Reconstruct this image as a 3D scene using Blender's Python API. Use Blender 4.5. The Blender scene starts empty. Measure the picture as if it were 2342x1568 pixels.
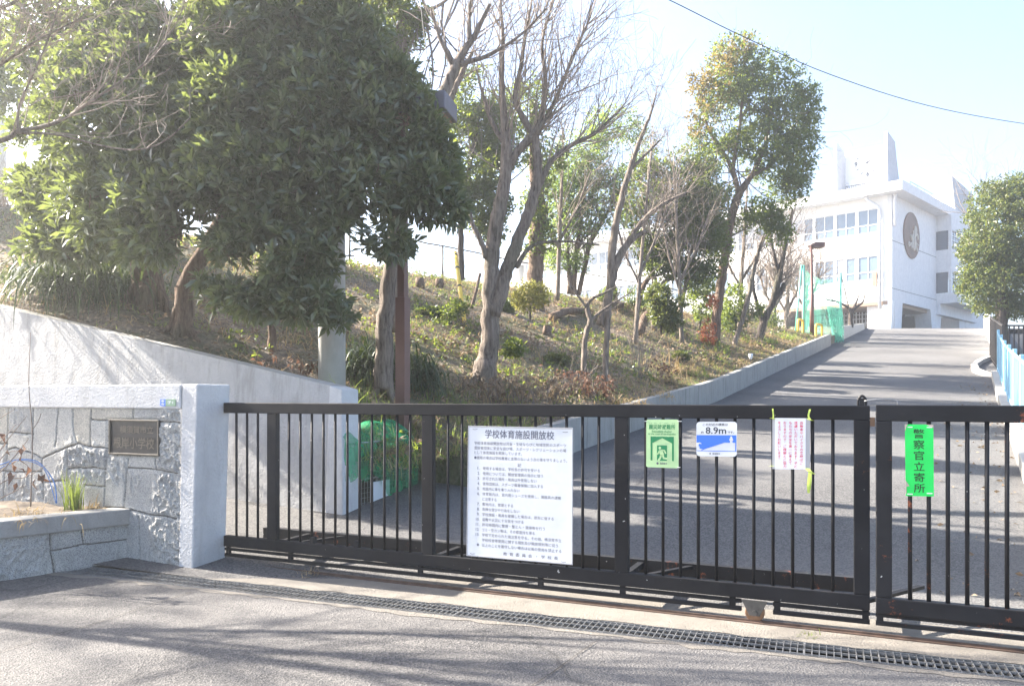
import bpy, math, random
import numpy as np
from mathutils import Vector, Matrix

random.seed(11)
rng = np.random.default_rng(11)
R = math.radians
SC = bpy.context.scene
COL = SC.collection

# ------------------------------------------------------------------ camera, sky, sun, exposure
F, U0, V0, EYE = 1822.0, 1171.0, 905.0, 1.34      # focal length, principal column, horizon row (photo at 2342 px), eye height
cam_d = bpy.data.cameras.new('camera')
cam = bpy.data.objects.new('camera', cam_d)
COL.objects.link(cam)
cam.location = (0, 0, EYE)
cam.rotation_euler = (R(90), 0, 0)
cam_d.sensor_width = 36
cam_d.lens = 36 * F / 2342
cam_d.shift_y = (V0 - 784) / 2342
cam_d.clip_start, cam_d.clip_end = 0.05, 2000
SC.camera = cam

SUN_AZ, SUN_EL = 22.0, 33.0                         # degrees: from the left, a little beyond the gate line
sdir = Vector((-math.cos(R(SUN_AZ)) * math.cos(R(SUN_EL)), math.sin(R(SUN_AZ)) * math.cos(R(SUN_EL)), math.sin(R(SUN_EL))))
W = bpy.data.worlds.new('World')
SC.world = W
W.use_nodes = True
wn = W.node_tree.nodes
sky = wn.new('ShaderNodeTexSky')
sky.sky_type = 'NISHITA'
sky.sun_disc = False
sky.sun_elevation = R(SUN_EL)
sky.sun_rotation = R(360 - (90 - SUN_AZ))
sky.air_density, sky.dust_density, sky.ozone_density = 0.8, 2.2, 1.0
wn['Background'].inputs['Strength'].default_value = 0.085
W.node_tree.links.new(sky.outputs[0], wn['Background'].inputs['Color'])
sl = bpy.data.lights.new('sun', 'SUN')
sl.energy, sl.angle, sl.color = 5.0, R(0.53), (1.0, 0.92, 0.8)
so = bpy.data.objects.new('sun', sl)
COL.objects.link(so)
so.location = (-30, 15, 30)
so.rotation_euler = sdir.to_track_quat('Z', 'Y').to_euler()
SC.view_settings.view_transform = 'Standard'
SC.view_settings.look = 'None'
SC.view_settings.exposure = 2.64
SC.view_settings.gamma = 1.0

# ------------------------------------------------------------------ helpers
def at(u, v, Y):
    return np.array([(u - U0) / F * Y, Y, EYE + (V0 - v) / F * Y])

def link(o):
    COL.objects.link(o)
    return o

def props(o, label=None, cat=None, group=None, kind=None):
    if label: o['label'] = label
    if cat: o['category'] = cat
    if group: o['group'] = group
    if kind: o['kind'] = kind
    return o

def thing(name, loc, label, cat, group=None):
    o = link(bpy.data.objects.new(name, None))
    o.location = [float(c) for c in loc]
    o.empty_display_size = 0.2
    return props(o, label, cat, group)

def wloc(o):
    p = Vector((0, 0, 0))
    while o is not None:
        p += o.location
        o = o.parent
    return np.array(p)

def fin(name, V, faces, mats, parent=None, smooth=False, mi=None, bevel=0, loc=None):
    """link one mesh object; V in world coordinates"""
    V = np.asarray(V, dtype=float).reshape(-1, 3)
    if parent is not None:
        off = wloc(parent)
    elif loc is not None:
        off = np.array(loc, float)
    else:
        off = np.array([(V[:, 0].min() + V[:, 0].max()) / 2, (V[:, 1].min() + V[:, 1].max()) / 2, V[:, 2].min()])
    me = bpy.data.meshes.new(name)
    L = V - off
    if isinstance(faces, np.ndarray):
        nf, k = faces.shape
        me.vertices.add(len(L)); me.vertices.foreach_set('co', L.astype(np.float32).ravel())
        me.loops.add(nf * k); me.loops.foreach_set('vertex_index', faces.astype(np.int32).ravel())
        me.polygons.add(nf); me.polygons.foreach_set('loop_start', np.arange(0, nf * k, k, dtype=np.int32))
        me.update(calc_edges=True)
    else:
        me.from_pydata([tuple(p) for p in L], [], faces)
    if not isinstance(mats, (list, tuple)): mats = [mats]
    for m in mats: me.materials.append(m)
    if mi is not None: me.polygons.foreach_set('material_index', np.asarray(mi, dtype=np.int32))
    if smooth: me.polygons.foreach_set('use_smooth', np.ones(len(me.polygons), dtype=bool))
    me.validate(); me.update()
    o = link(bpy.data.objects.new(name, me))
    if parent is not None: o.parent = parent
    else: o.location = off
    if bevel:
        b = o.modifiers.new('bevel', 'BEVEL'); b.width = bevel; b.segments = 2; b.limit_method = 'ANGLE'
    return o

class MB:
    def __init__(s): s.v, s.f, s.m = [], [], []
    def add(s, vs, fs, m=0):
        k = len(s.v)
        s.v += [tuple(map(float, p)) for p in vs]
        s.f += [tuple(i + k for i in f) for f in fs]
        s.m += [m] * len(fs)
        return s
    def box(s, o, x, y, z, m=0):
        """corner o and three edge vectors"""
        o, x, y, z = (np.array(a, float) for a in (o, x, y, z))
        vs = [o, o + x, o + x + y, o + y, o + z, o + x + z, o + x + y + z, o + y + z]
        fl = [(0, 3, 2, 1), (4, 5, 6, 7), (0, 1, 5, 4), (1, 2, 6, 5), (2, 3, 7, 6), (3, 0, 4, 7)]
        if np.dot(np.cross(x, y), z) < 0: fl = [f[::-1] for f in fl]
        return s.add(vs, fl, m)
    def prism(s, poly, d, m=0):
        """closed polygon of 3-D points pushed along d"""
        P = [np.array(p, float) for p in poly]; d = np.array(d, float); n = len(P)
        nrm = sum((np.cross(P[i] - P[0], P[(i + 1) % n] - P[0]) for i in range(1, n)), np.zeros(3))
        if np.dot(nrm, d) > 0: P = P[::-1]
        vs = P + [p + d for p in P]
        fs = [tuple(range(n)), tuple(range(2 * n - 1, n - 1, -1))] + [(j, i, i + n, j + n) for i, j in ((i, (i + 1) % n) for i in range(n))]
        return s.add(vs, fs, m)
    def tube(s, pts, rad, n=8, m=0, cap=True, wob=0.0):
        P = np.array(pts, float); k = len(P)
        rad = np.broadcast_to(np.array(rad, float), (k,))
        T = np.gradient(P, axis=0); T /= np.linalg.norm(T, axis=1)[:, None] + 1e-12
        a = np.array([0, 0, 1.0]) if abs(T[0][2]) < .9 else np.array([1.0, 0, 0])
        N = np.cross(T[0], a); N /= np.linalg.norm(N)
        vs = []
        for i in range(k):
            N = N - T[i] * np.dot(N, T[i]); N /= np.linalg.norm(N) + 1e-12
            B = np.cross(T[i], N)
            for j in range(n):
                t = 2 * math.pi * j / n
                r = rad[i] * (1 + (wob * (random.random() - .5) if wob else 0))
                vs.append(P[i] + (N * math.cos(t) + B * math.sin(t)) * r)
        fs = [(i * n + j, i * n + (j + 1) % n, (i + 1) * n + (j + 1) % n, (i + 1) * n + j) for i in range(k - 1) for j in range(n)]
        if cap:
            fs += [tuple(range(n - 1, -1, -1)), tuple((k - 1) * n + j for j in range(n))]
        return s.add(vs, fs, m)
    def cyl(s, a, b, r, n=12, m=0): return s.tube([a, b], [r, r], n, m)
    def build(s, name, mats, parent=None, smooth=False, bevel=0, loc=None):
        return fin(name, s.v, s.f, mats, parent, smooth, s.m if len(set(s.m)) > 1 else None, bevel, loc)

def spline(pts, sub=4):
    P = np.array(pts, float)
    if len(P) < 3: return P
    Q = np.vstack([2 * P[0] - P[1], P, 2 * P[-1] - P[-2]])
    out = []
    for i in range(1, len(Q) - 2):
        for t in np.arange(sub) / sub:
            out.append(.5 * ((2 * Q[i]) + (-Q[i - 1] + Q[i + 1]) * t + (2 * Q[i - 1] - 5 * Q[i] + 4 * Q[i + 1] - Q[i + 2]) * t * t + (-Q[i - 1] + 3 * Q[i] - 3 * Q[i + 1] + Q[i + 2]) * t ** 3))
    out.append(P[-1])
    return np.array(out)

def vnoise(x, y, seed=0):
    xi, yi = np.floor(x).astype(np.int64), np.floor(y).astype(np.int64)
    fx, fy = x - xi, y - yi
    fx, fy = fx * fx * (3 - 2 * fx), fy * fy * (3 - 2 * fy)
    def h(a, b):
        n = (a * 374761393 + b * 668265263 + seed * 974711) & 0x7fffffff
        n = ((n ^ (n >> 13)) * 1274126177) & 0x7fffffff
        return ((n ^ (n >> 16)) & 0xffff) / 65535.0
    return (h(xi, yi) * (1 - fx) + h(xi + 1, yi) * fx) * (1 - fy) + (h(xi, yi + 1) * (1 - fx) + h(xi + 1, yi + 1) * fx) * fy

def fbm(x, y, seed=0, o=4):
    return sum(vnoise(x * 2 ** i, y * 2 ** i, seed + i * 7) * .5 ** (i + 1) for i in range(o)) / (1 - .5 ** o)

# ------------------------------------------------------------------ materials
def node(nt, t, ins=None, **kw):
    n = nt.nodes.new('ShaderNode' + t)
    for k, v in kw.items(): setattr(n, k, v)
    for k, v in (ins or {}).items():
        if hasattr(v, 'is_output'): nt.links.new(v, n.inputs[k])
        else: n.inputs[k].default_value = v
    return n

def rgb(c): return (c[0], c[1], c[2], 1)

def base(name, col=(.5, .5, .5), rough=.7, metal=0, spec=.5):
    m = bpy.data.materials.new(name); m.use_nodes = True
    b = m.node_tree.nodes['Principled BSDF']
    b.inputs['Base Color'].default_value = rgb(col); b.inputs['Roughness'].default_value = rough
    b.inputs['Metallic'].default_value = metal; b.inputs['Specular IOR Level'].default_value = spec
    return m, m.node_tree, b

def coords(nt, scale=(1, 1, 1), kind='Object'):
    tc = node(nt, 'TexCoord')
    return node(nt, 'Mapping', {'Vector': tc.outputs[kind], 'Scale': scale}).outputs[0]

def ramp(nt, fac, stops):
    r = node(nt, 'ValToRGB', {'Fac': fac})
    e = r.color_ramp.elements
    while len(e) < len(stops): e.new(.5)
    for q, (p, c) in zip(e, stops): q.position = p; q.color = rgb(c) if len(c) == 3 else c
    return r.outputs[0]

def mix(nt, fac, a, b, mode='MIX'):
    n = node(nt, 'Mix', data_type='RGBA', blend_type=mode)
    for i, v in ((0, fac), (6, a), (7, b)):
        if hasattr(v, 'is_output'): nt.links.new(v, n.inputs[i])
        else: n.inputs[i].default_value = v if i == 0 else rgb(v)
    return n.outputs[2]

def noise(nt, vec, scale, detail=5, rough=.6):
    return node(nt, 'TexNoise', {'Vector': vec, 'Scale': scale, 'Detail': detail, 'Roughness': rough}).outputs['Fac']

def bump(nt, b, h, strength=.3, dist=.01):
    n = node(nt, 'Bump', {'Height': h, 'Strength': strength, 'Distance': dist})
    nt.links.new(n.outputs[0], b.inputs['Normal'])

def m_plain(name, col, rough=.6, metal=0, var=.15, scale=8, spec=.5, bmp=0.0, bscale=60):
    m, nt, b = base(name, col, rough, metal, spec)
    v = coords(nt)
    lo = tuple(c * (1 - var) for c in col); hi = tuple(min(1, c * (1 + var)) for c in col)
    nt.links.new(ramp(nt, noise(nt, v, scale), [(.3, lo), (.7, hi)]), b.inputs['Base Color'])
    if bmp: bump(nt, b, noise(nt, v, bscale, 4), bmp, .004)
    return m

def m_asphalt(name, c1, c2, speck, grain=170):
    m, nt, b = base(name, rough=.9, spec=.3)
    v = coords(nt)
    c = ramp(nt, noise(nt, v, .7, 6, .65), [(.3, c1), (.7, c2)])
    vo = node(nt, 'TexVoronoi', {'Vector': v, 'Scale': grain})
    g = ramp(nt, vo.outputs['Color'], [(.25, (.5, .5, .51)), (.75, (1.35, 1.32, 1.28))])
    c = mix(nt, .8, c, g, 'MULTIPLY')
    vo2 = node(nt, 'TexVoronoi', {'Vector': v, 'Scale': 44})
    sp = ramp(nt, vo2.outputs['Distance'], [(.0, (1, 1, 1)), (.16, (0, 0, 0))])
    rn = ramp(nt, vo2.outputs['Color'], [(.62, (0, 0, 0)), (.66, (1, 1, 1))])
    c = mix(nt, mix(nt, 1, sp, rn, 'MULTIPLY'), c, speck)
    c = mix(nt, ramp(nt, noise(nt, v, 2.7, 8, .7), [(.55, (0, 0, 0)), (.8, (.5, .5, .5))]), c, tuple(q * .62 for q in c1))
    wv = mix(nt, .2, v, node(nt, 'TexNoise', {'Vector': v, 'Scale': 1.6, 'Detail': 6}).outputs['Color'])
    ce = node(nt, 'TexVoronoi', {'Vector': wv, 'Scale': .55}, feature='DISTANCE_TO_EDGE')
    ck = mix(nt, 1, ramp(nt, ce.outputs['Distance'], [(0, (1, 1, 1)), (.006, (0, 0, 0))]), ramp(nt, noise(nt, v, .45, 2), [(.5, (0, 0, 0)), (.6, (.75, .75, .75))]), 'MULTIPLY')
    c = mix(nt, ck, c, tuple(q * .3 for q in c1))
    c = mix(nt, ramp(nt, noise(nt, v, .33, 3, .5), [(.42, (0, 0, 0)), (.6, (.4, .4, .4))]), c, tuple(q * 1.35 for q in c2))
    nt.links.new(c, b.inputs['Base Color'])
    h = mix(nt, .5, noise(nt, v, 120, 3, .7), vo.outputs['Distance'])
    bump(nt, b, h, .85, .011)
    return m

def m_concrete(name, c1, c2, stain=(.2, .19, .17), bmp=.4, bscale=55, streak=.8, rough=.85):
    m, nt, b = base(name, rough=rough, spec=.3)
    v = coords(nt)
    c = ramp(nt, noise(nt, v, 3.2, 8, .7), [(.3, c1), (.7, c2)])
    sv = coords(nt, (5, 5, .7))
    s = ramp(nt, noise(nt, sv, 1.6, 7, .7), [(.5, (0, 0, 0)), (.8, (streak, streak, streak))])
    c = mix(nt, s, c, stain)
    c = mix(nt, ramp(nt, noise(nt, v, 90, 2), [(.62, (0, 0, 0)), (.75, (.35, .35, .35))]), c, stain)
    nt.links.new(c, b.inputs['Base Color'])
    bump(nt, b, noise(nt, v, bscale, 5, .65), bmp, .02)
    return m

def m_bark(name, c1, c2, s=(9, 9, 1.3), sc=2.6):
    m, nt, b = base(name, rough=.95, spec=.2)
    v = coords(nt, s)
    n = noise(nt, v, sc, 8, .72)
    c = ramp(nt, n, [(.34, tuple(q * .3 for q in c1)), (.47, c1), (.66, c2)])
    c = mix(nt, ramp(nt, noise(nt, coords(nt), 1.3, 4), [(.5, (0, 0, 0)), (.72, (.5, .5, .5))]), c, (.13, .145, .09))
    nt.links.new(c, b.inputs['Base Color'])
    bump(nt, b, n, 1.0, .06)
    return m

def m_leaf(name, cols, rough=.42, trans=.4, tcol=(.34, .42, .05), spec=.5):
    m, nt, b = base(name, rough=rough, spec=spec)
    g = node(nt, 'NewGeometry')
    st = [(i / (len(cols) - 1), c) for i, c in enumerate(cols)]
    c = ramp(nt, g.outputs['Random Per Island'], st)
    big = noise(nt, coords(nt), 1.1, 3)
    c = mix(nt, .85, c, ramp(nt, big, [(.3, (.62, .66, .68)), (.7, (1.3, 1.25, 1.15))]), 'MULTIPLY')
    nt.links.new(c, b.inputs['Base Color'])
    t = node(nt, 'BsdfTranslucent', {'Color': rgb(tcol)})
    ms = node(nt, 'MixShader', {0: trans, 1: b.outputs[0], 2: t.outputs[0]})
    nt.links.new(ms.outputs[0], nt.nodes['Material Output'].inputs['Surface'])
    return m

def m_net(name, col, alpha):
    m, nt, b = base(name, col, .6)
    v = coords(nt)
    t = node(nt, 'BsdfTransparent')
    tr = node(nt, 'BsdfTranslucent', {'Color': rgb(col)})
    s1 = node(nt, 'MixShader', {0: .45, 1: b.outputs[0], 2: tr.outputs[0]})
    f = node(nt, 'MapRange', {'Value': noise(nt, v, 5, 3), 1: .3, 2: .7, 3: alpha - .14, 4: alpha + .14})
    s2 = node(nt, 'MixShader', {0: f.outputs[0], 1: t.outputs[0], 2: s1.outputs[0]})
    nt.links.new(s2.outputs[0], nt.nodes['Material Output'].inputs['Surface'])
    return m

def m_paint(name, col, rust=(.23, .075, .03), amount=.66, rough=.42, chip=.74):
    """gloss paint with rust patches and small pale chips"""
    m, nt, b = base(name, col, rough, 0, .22)
    v = coords(nt)
    c = mix(nt, ramp(nt, noise(nt, v, 3, 4), [(.35, (0, 0, 0)), (.75, (1, 1, 1))]), col, tuple(q * 1.6 + .006 for q in col))
    c = mix(nt, ramp(nt, noise(nt, v, 7, 9, .75), [(amount, (0, 0, 0)), (amount + .07, (.9, .9, .9))]), c, rust)
    c = mix(nt, ramp(nt, noise(nt, v, 34, 3, .5), [(chip, (0, 0, 0)), (chip + .02, (1, 1, 1))]), c, (.42, .41, .4))
    nt.links.new(c, b.inputs['Base Color'])
    nt.links.new(ramp(nt, noise(nt, v, 12, 6), [(.3, (rough * .8,) * 3), (.7, (min(1, rough * 1.6),) * 3)]), b.inputs['Roughness'])
    bump(nt, b, noise(nt, v, 40, 5), .12, .004)
    return m

M = {}
M['street'] = m_asphalt('street_asphalt', (.092, .09, .091), (.125, .121, .12), (.36, .345, .32), 92)
M['road'] = m_asphalt('road_asphalt', (.095, .094, .096), (.128, .126, .126), (.32, .31, .295), 84)
M['apron'] = m_concrete('apron_concrete', (.16, .147, .13), (.23, .21, .185), (.11, .1, .09), .6, 70, .6)
M['stucco'] = m_concrete('white_stucco', (.52, .52, .53), (.62, .62, .62), (.3, .29, .27), .9, 46, .5)
M['wallc'] = m_concrete('weathered_wall_plaster', (.37, .37, .38), (.47, .47, .47), (.2, .19, .175), .9, 40, .8)
M['kerb'] = m_concrete('grey_kerb_concrete', (.25, .247, .24), (.33, .322, .305), (.11, .11, .098), .5, 50, .95)
M['kerb2'] = m_concrete('pale_kerb_concrete', (.36, .35, .33), (.45, .43, .4), (.2, .19, .17), .4, 60, .6)
def m_granite(nm='granite_blocks', k=(1, 1, 1)):
    m, nt, b = base(nm, rough=.85, spec=.3)
    v = coords(nt)
    c = ramp(nt, noise(nt, v, 2.3, 3), [(.3, (.36, .36, .355)), (.5, (.44, .435, .42)), (.7, (.53, .52, .49))])
    wn_ = node(nt, 'TexVoronoi', {'Vector': v, 'Scale': 210})
    c = mix(nt, 1.0, c, k, 'MULTIPLY')
    c = mix(nt, .85, c, ramp(nt, wn_.outputs['Color'], [(.2, (.5, .5, .52)), (.45, (1, 1, 1)), (.8, (1.25, 1.24, 1.2))]), 'MULTIPLY')
    c = mix(nt, ramp(nt, noise(nt, coords(nt, (4, 4, .8)), 1.5, 7, .7), [(.52, (0, 0, 0)), (.8, (.7, .7, .7))]), c, (.2, .19, .165))
    nt.links.new(c, b.inputs['Base Color'])
    bump(nt, b, mix(nt, .4, noise(nt, v, 75, 6, .75), wn_.outputs['Distance']), .9, .012)
    return m
M['granite'] = m_granite()
M['granite_warm'] = m_granite('warm_granite_blocks', (1.12, 1.07, .98))
M['granite_grey'] = m_granite('grey_granite_blocks', (.86, .87, .89))
M['granite_pale'] = m_granite('pale_granite_blocks', (1.2, 1.19, 1.16))
M['joint'] = m_plain('joint_mortar', (.15, .147, .14), .95)
M['coping'] = m_concrete('worn_coping', (.27, .265, .255), (.36, .35, .33), (.16, .155, .145), .5, 60, .5)
M['bronze'] = m_plain('bronze_plaque', (.04, .04, .044), .45, .5, .25, 20)
M['bronze2'] = m_plain('plaque_letters', (.12, .11, .095), .45, .5, .2, 20)
M['black'] = m_paint('black_gate_paint', (.008, .008, .01), amount=.68, rough=.5)
M['blackrust'] = m_paint('black_rusted_paint', (.012, .012, .014), (.3, .09, .04), amount=.6)
M['rust'] = m_plain('rusty_rail', (.085, .055, .042), .7, .3, .4, 14)
M['wheel'] = m_plain('worn_wheel_steel', (.2, .12, .075), .45, .6, .3, 20)
M['steel'] = m_plain('dull_steel', (.1, .095, .09), .5, .5, .3, 16)
M['fin'] = m_concrete('weathered_shade_tinted_fin', (.36, .38, .43), (.46, .48, .52), (.27, .28, .32), .2, 20, .6)  # bluish-grey shade of the fins put into the base colour; streaks are stains
M['galv'] = m_plain('galvanised_steel', (.3, .3, .3), .45, .75, .3, 16)
M['pit'] = m_plain('drain_pit', (.045, .04, .035), .95, var=.5)
M['white'] = m_plain('white_panel', (.7, .715, .75), .35, var=.06, scale=5)
M['paper'] = m_plain('laminated_paper', (.72, .73, .77), .25, var=.04, bmp=.25, bscale=7)
M['film'] = m_plain('laminate_edge', (.4, .4, .42), .2, var=.05)
M['ink'] = m_plain('faded_ink', (.1, .105, .15), .7, var=.2)
M['inkd'] = m_plain('dark_ink', (.03, .04, .06), .6, var=.1)
M['redink'] = m_plain('red_ink', (.66, .05, .13), .6, var=.1)
M['lime'] = m_plain('pale_green_enamel', (.46, .67, .34), .35, var=.04)
M['dgreen'] = m_plain('dark_green_enamel', (.01, .22, .08), .35, var=.05)
M['blue'] = m_plain('blue_print', (.05, .18, .72), .4, var=.05)
M['neon'] = m_plain('fluorescent_green_sheet', (.012, .7, .11), .45, var=.06, bmp=.4, bscale=9)
M['neonink'] = m_plain('black_sign_ink', (.012, .03, .015), .5, var=.1)
M['tape'] = m_plain('yellow_green_tape', (.5, .62, .12), .4, var=.1)
M['tie'] = m_plain('white_cable_tie', (.75, .75, .74), .4)
M['plaster'] = m_plain('white_school_plaster', (.8, .8, .795), .8, var=.04, scale=.8, bmp=.15, bscale=25)
M['plasterd'] = m_concrete('streaked_bluish_plaster', (.62, .63, .66), (.74, .75, .77), (.42, .43, .47), .2, 20, .5)  # bluer and darker than the front plaster, with streaked stains
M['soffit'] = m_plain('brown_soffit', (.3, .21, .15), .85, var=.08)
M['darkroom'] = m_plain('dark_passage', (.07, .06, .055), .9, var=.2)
M['frame'] = m_plain('white_window_frame', (.72, .74, .76), .4, var=.03)
M['glass'] = m_plain('window_glass', (.12, .17, .24), .06, 0, .3, .35, .9)
M['curtain'] = m_plain('curtain_behind_glass', (.55, .58, .62), .25, 0, .15, 3, .6)
M['darkglass'] = m_plain('dark_window_glass', (.055, .07, .1), .06, 0, .4, .5, .9)
M['medal'] = m_plain('bronze_medallion', (.13, .07, .045), .6, .1, .4, 1.2)
M['relief'] = m_plain('cast_relief', (.48, .46, .42), .6, 0, .1)
M['clockink'] = m_plain('clock_grey', (.06, .065, .08), .6)
M['brownsteel'] = m_plain('brown_lamp_paint', (.11, .05, .04), .5, .1, .2, 4)
M['lampsteel'] = m_plain('lamp_head_steel', (.13, .12, .14), .45, .4, .15, 5)
M['polec'] = m_concrete('pole_concrete', (.36, .36, .34), (.45, .44, .42), (.24, .23, .21), .2, 60, .4)
M['lightblue'] = m_plain('light_blue_fence_paint', (.27, .5, .64), .45, var=.06)
M['greensteel'] = m_plain('sea_green_post_paint', (.16, .5, .4), .45, var=.1)
M['fencewire'] = m_plain('fence_wire', (.2, .21, .2), .5, .5)
M['fencepost'] = m_plain('fence_post_steel', (.1, .1, .1), .5, .4)
M['yellow'] = m_plain('yellow_paint', (.72, .5, .07), .5, var=.1)
M['blackband'] = m_plain('black_band', (.02, .02, .02), .6)
M['redpost'] = m_plain('red_post_paint', (.55, .06, .05), .5)
M['wire'] = m_plain('cable_black', (.025, .025, .028), .6)
M['bluewire'] = m_plain('blue_cord', (.1, .24, .55), .5)
M['net'] = m_net('green_net_mesh', (.03, .5, .22), .52)
M['darkfence'] = m_plain('dark_fence_paint', (.03, .026, .025), .5)
M['netthin'] = m_net('sea_green_netting', (.16, .58, .44), .34)
M['netfold'] = m_net('gathered_netting', (.16, .6, .45), .5)
M['soil'] = m_plain('dry_soil', (.16, .125, .09), .95, var=.4, scale=12, bmp=.5, bscale=40)
M['bark_grey'] = m_bark('grey_bark', (.2, .165, .14), (.33, .28, .24))
M['bark_brown'] = m_bark('brown_bark', (.15, .105, .08), (.27, .2, .155))
M['bark_dark'] = m_bark('dark_bark', (.075, .062, .055), (.15, .125, .11))
M['twig'] = m_plain('pale_twig', (.27, .22, .18), .85, var=.3, scale=2)
M['twigd'] = m_plain('dark_twig', (.15, .125, .11), .85, var=.3, scale=2)
M['cutwood'] = m_plain('cut_wood', (.4, .31, .2), .8, var=.2)
M['leaf_big'] = m_leaf('broad_evergreen_leaf', [(.045, .066, .05), (.065, .09, .065), (.08, .105, .065), (.115, .135, .09), (.055, .08, .055)], .3, .3, (.26, .32, .07), .7)
M['leaf_mid'] = m_leaf('mid_green_leaf', [(.03, .06, .025), (.042, .082, .03), (.065, .11, .038), (.1, .125, .05)], .45, .33)
M['leaf_light'] = m_leaf('light_green_leaf', [(.06, .11, .035), (.09, .16, .045), (.13, .19, .06)], .5, .45, (.36, .48, .1))
M['leaf_dark'] = m_leaf('dark_evergreen_leaf', [(.022, .05, .025), (.035, .07, .03), (.055, .09, .035)], .42, .32)
M['leaf_rust'] = m_leaf('bronzed_leaf', [(.14, .1, .04), (.12, .115, .04), (.09, .12, .045), (.18, .11, .04)], .5, .35, (.36, .26, .07))
M['leaf_hedge'] = m_leaf('hedge_leaf', [(.028, .055, .022), (.045, .08, .028), (.08, .11, .038), (.13, .115, .04)], .45, .3, (.26, .3, .06))
M['leaf_yellow'] = m_leaf('yellow_green_leaf', [(.16, .17, .04), (.24, .22, .05), (.12, .15, .04)], .5, .35, (.42, .4, .08))
M['leaf_red'] = m_leaf('red_nandina_leaf', [(.3, .06, .035), (.38, .12, .05), (.26, .15, .06)], .5, .3, (.55, .16, .06))
M['leaf_dead'] = m_leaf('dead_leaf', [(.16, .115, .08), (.24, .18, .13), (.33, .265, .2), (.12, .095, .075)], .8, .2, (.3, .21, .12), .2)
M['leaf_rusty'] = m_leaf('withered_leaf', [(.12, .07, .05), (.17, .095, .065), (.1, .07, .058)], .75, .18, (.3, .15, .09), .3)
M['blade'] = m_leaf('strap_leaf', [(.024, .045, .02), (.035, .062, .027), (.05, .08, .036)], .48, .12, (.2, .28, .05), .35)
M['grass'] = m_leaf('grass_blade', [(.07, .13, .03), (.11, .17, .04), (.16, .19, .06), (.2, .18, .09)], .6, .45, (.36, .46, .08))
M['straw'] = m_leaf('straw_blade', [(.36, .27, .16), (.46, .36, .22), (.28, .2, .12)], .7, .3, (.5, .35, .15), .3)

def m_bank():
    m, nt, b = base('bank_litter', rough=.95, spec=.2)
    v = coords(nt)
    c = ramp(nt, noise(nt, v, 9, 8, .75), [(.3, (.1, .085, .07)), (.5, (.19, .16, .13)), (.72, (.31, .265, .215))])
    vo = node(nt, 'TexVoronoi', {'Vector': v, 'Scale': 22})
    c = mix(nt, .55, c, ramp(nt, vo.outputs['Color'], [(.2, (.55, .5, .48)), (.8, (1.5, 1.35, 1.2))]), 'MULTIPLY')
    g = ramp(nt, noise(nt, v, .75, 6, .7), [(.44, (0, 0, 0)), (.62, (.8, .8, .8))])
    c = mix(nt, g, c, mix(nt, noise(nt, v, 14, 4), (.05, .07, .03), (.11, .125, .055)))
    nt.links.new(c, b.inputs['Base Color'])
    bump(nt, b, mix(nt, .5, noise(nt, v, 30, 6, .7), vo.outputs['Distance']), 1.0, .05)
    return m
M['bank'] = m_bank()
M['earth'] = m_plain('yard_earth', (.24, .2, .155), .95, var=.2, scale=1.5, bmp=.3, bscale=15)

# ------------------------------------------------------------------ lie of the land
g2 = np.array([.9139, -.4059]); n2 = np.array([.4059, .9139])           # along the gate, and away from the street
GP = np.array([1.3348, 4.75])
gx, gn, gz = np.array([*g2, 0]), np.array([*n2, 0]), np.array([0, 0, 1.0])

def G(s, y, z): return np.array([*(GP + s * g2 + y * n2), z])

def gs(u, y=0.0):
    o = GP + y * n2; k = (u - U0) / F
    return (o[1] * k - o[0]) / (g2[0] - g2[1] * k)

def gsz(u, v, y=0.0):
    s = gs(u, y); Y = G(s, y, 0)[1]
    return s, EYE - (v - V0) / F * Y

def XL(Y): return .572 * np.asarray(Y, float) - 5.37
ZK = np.array([[-1e3, 0], [6.3, 0], [8.8, .35], [17, 1.21], [31, 3.27], [41.7, 4.84], [45, 5.16], [56, 5.9], [1e3, 5.9]])
def zr(Y):
    Y = np.asarray(Y, float)
    return sum(np.interp(Y + o, ZK[:, 0], ZK[:, 1]) for o in (-.6, -.3, 0, .3, .6)) / 5

K0 = np.array([-1.02, 7.6]); rd = np.array([.4965, .868]); ld = np.array([-.868, .4965])
WP = np.array([-1.83, 7.76])
def wtop(t): return 1.403 + .1996 * (t + .2)

def bank_z(X, Y):
    X, Y = np.asarray(X, float), np.asarray(Y, float)
    rx, ry = X - K0[0], Y - K0[1]
    d = rx * ld[0] + ry * ld[1]; a = rx * rd[0] + ry * rd[1]
    zk = zr(K0[1] + a * rd[1])
    h0 = np.interp(a, [26, 28, 30, 38, 42], [.38, .3, .4, .35, .05])
    dd = np.maximum(d, 0)
    z = zk + h0 + np.interp(a, [20, 34, 42], [.42, .3, .02]) * dd - .15 * (1 - np.exp(-2 * dd))
    top = np.maximum(4.75 - .02 * np.clip(a, 0, 30) + .05 * np.maximum(d - 8, 0), zk + .3)
    top = np.minimum(top, 6.6)
    k = 6.0
    z = -np.log(np.exp(-k * np.clip(z - top, -8, 8)) + 1) / k + top
    w = (X - WP[0]) * n2[0] + (Y - WP[1]) * n2[1]
    t = -((X - WP[0]) * g2[0] + (Y - WP[1]) * g2[1])
    lim = np.where(t > -.3, wtop(np.maximum(t, -.2)) - .1 + .55 * np.maximum(w - .3, 0), 99)
    z = np.minimum(z, lim)
    return z + .1 * (fbm(X * .9, Y * .9, 3) - .5) + .05 * (fbm(X * 3, Y * 3, 5) - .5)

def foot(u, Y):
    """point of the bank seen in column u at depth Y"""
    X = (u - U0) / F * Y
    return np.array([X, Y, float(bank_z(X, Y))])

def grid_faces(nr, nc):
    i, j = np.meshgrid(np.arange(nr - 1), np.arange(nc - 1), indexing='ij')
    a = (i * nc + j).ravel()
    return np.stack([a, a + 1, a + nc + 1, a + nc], 1)

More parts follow.
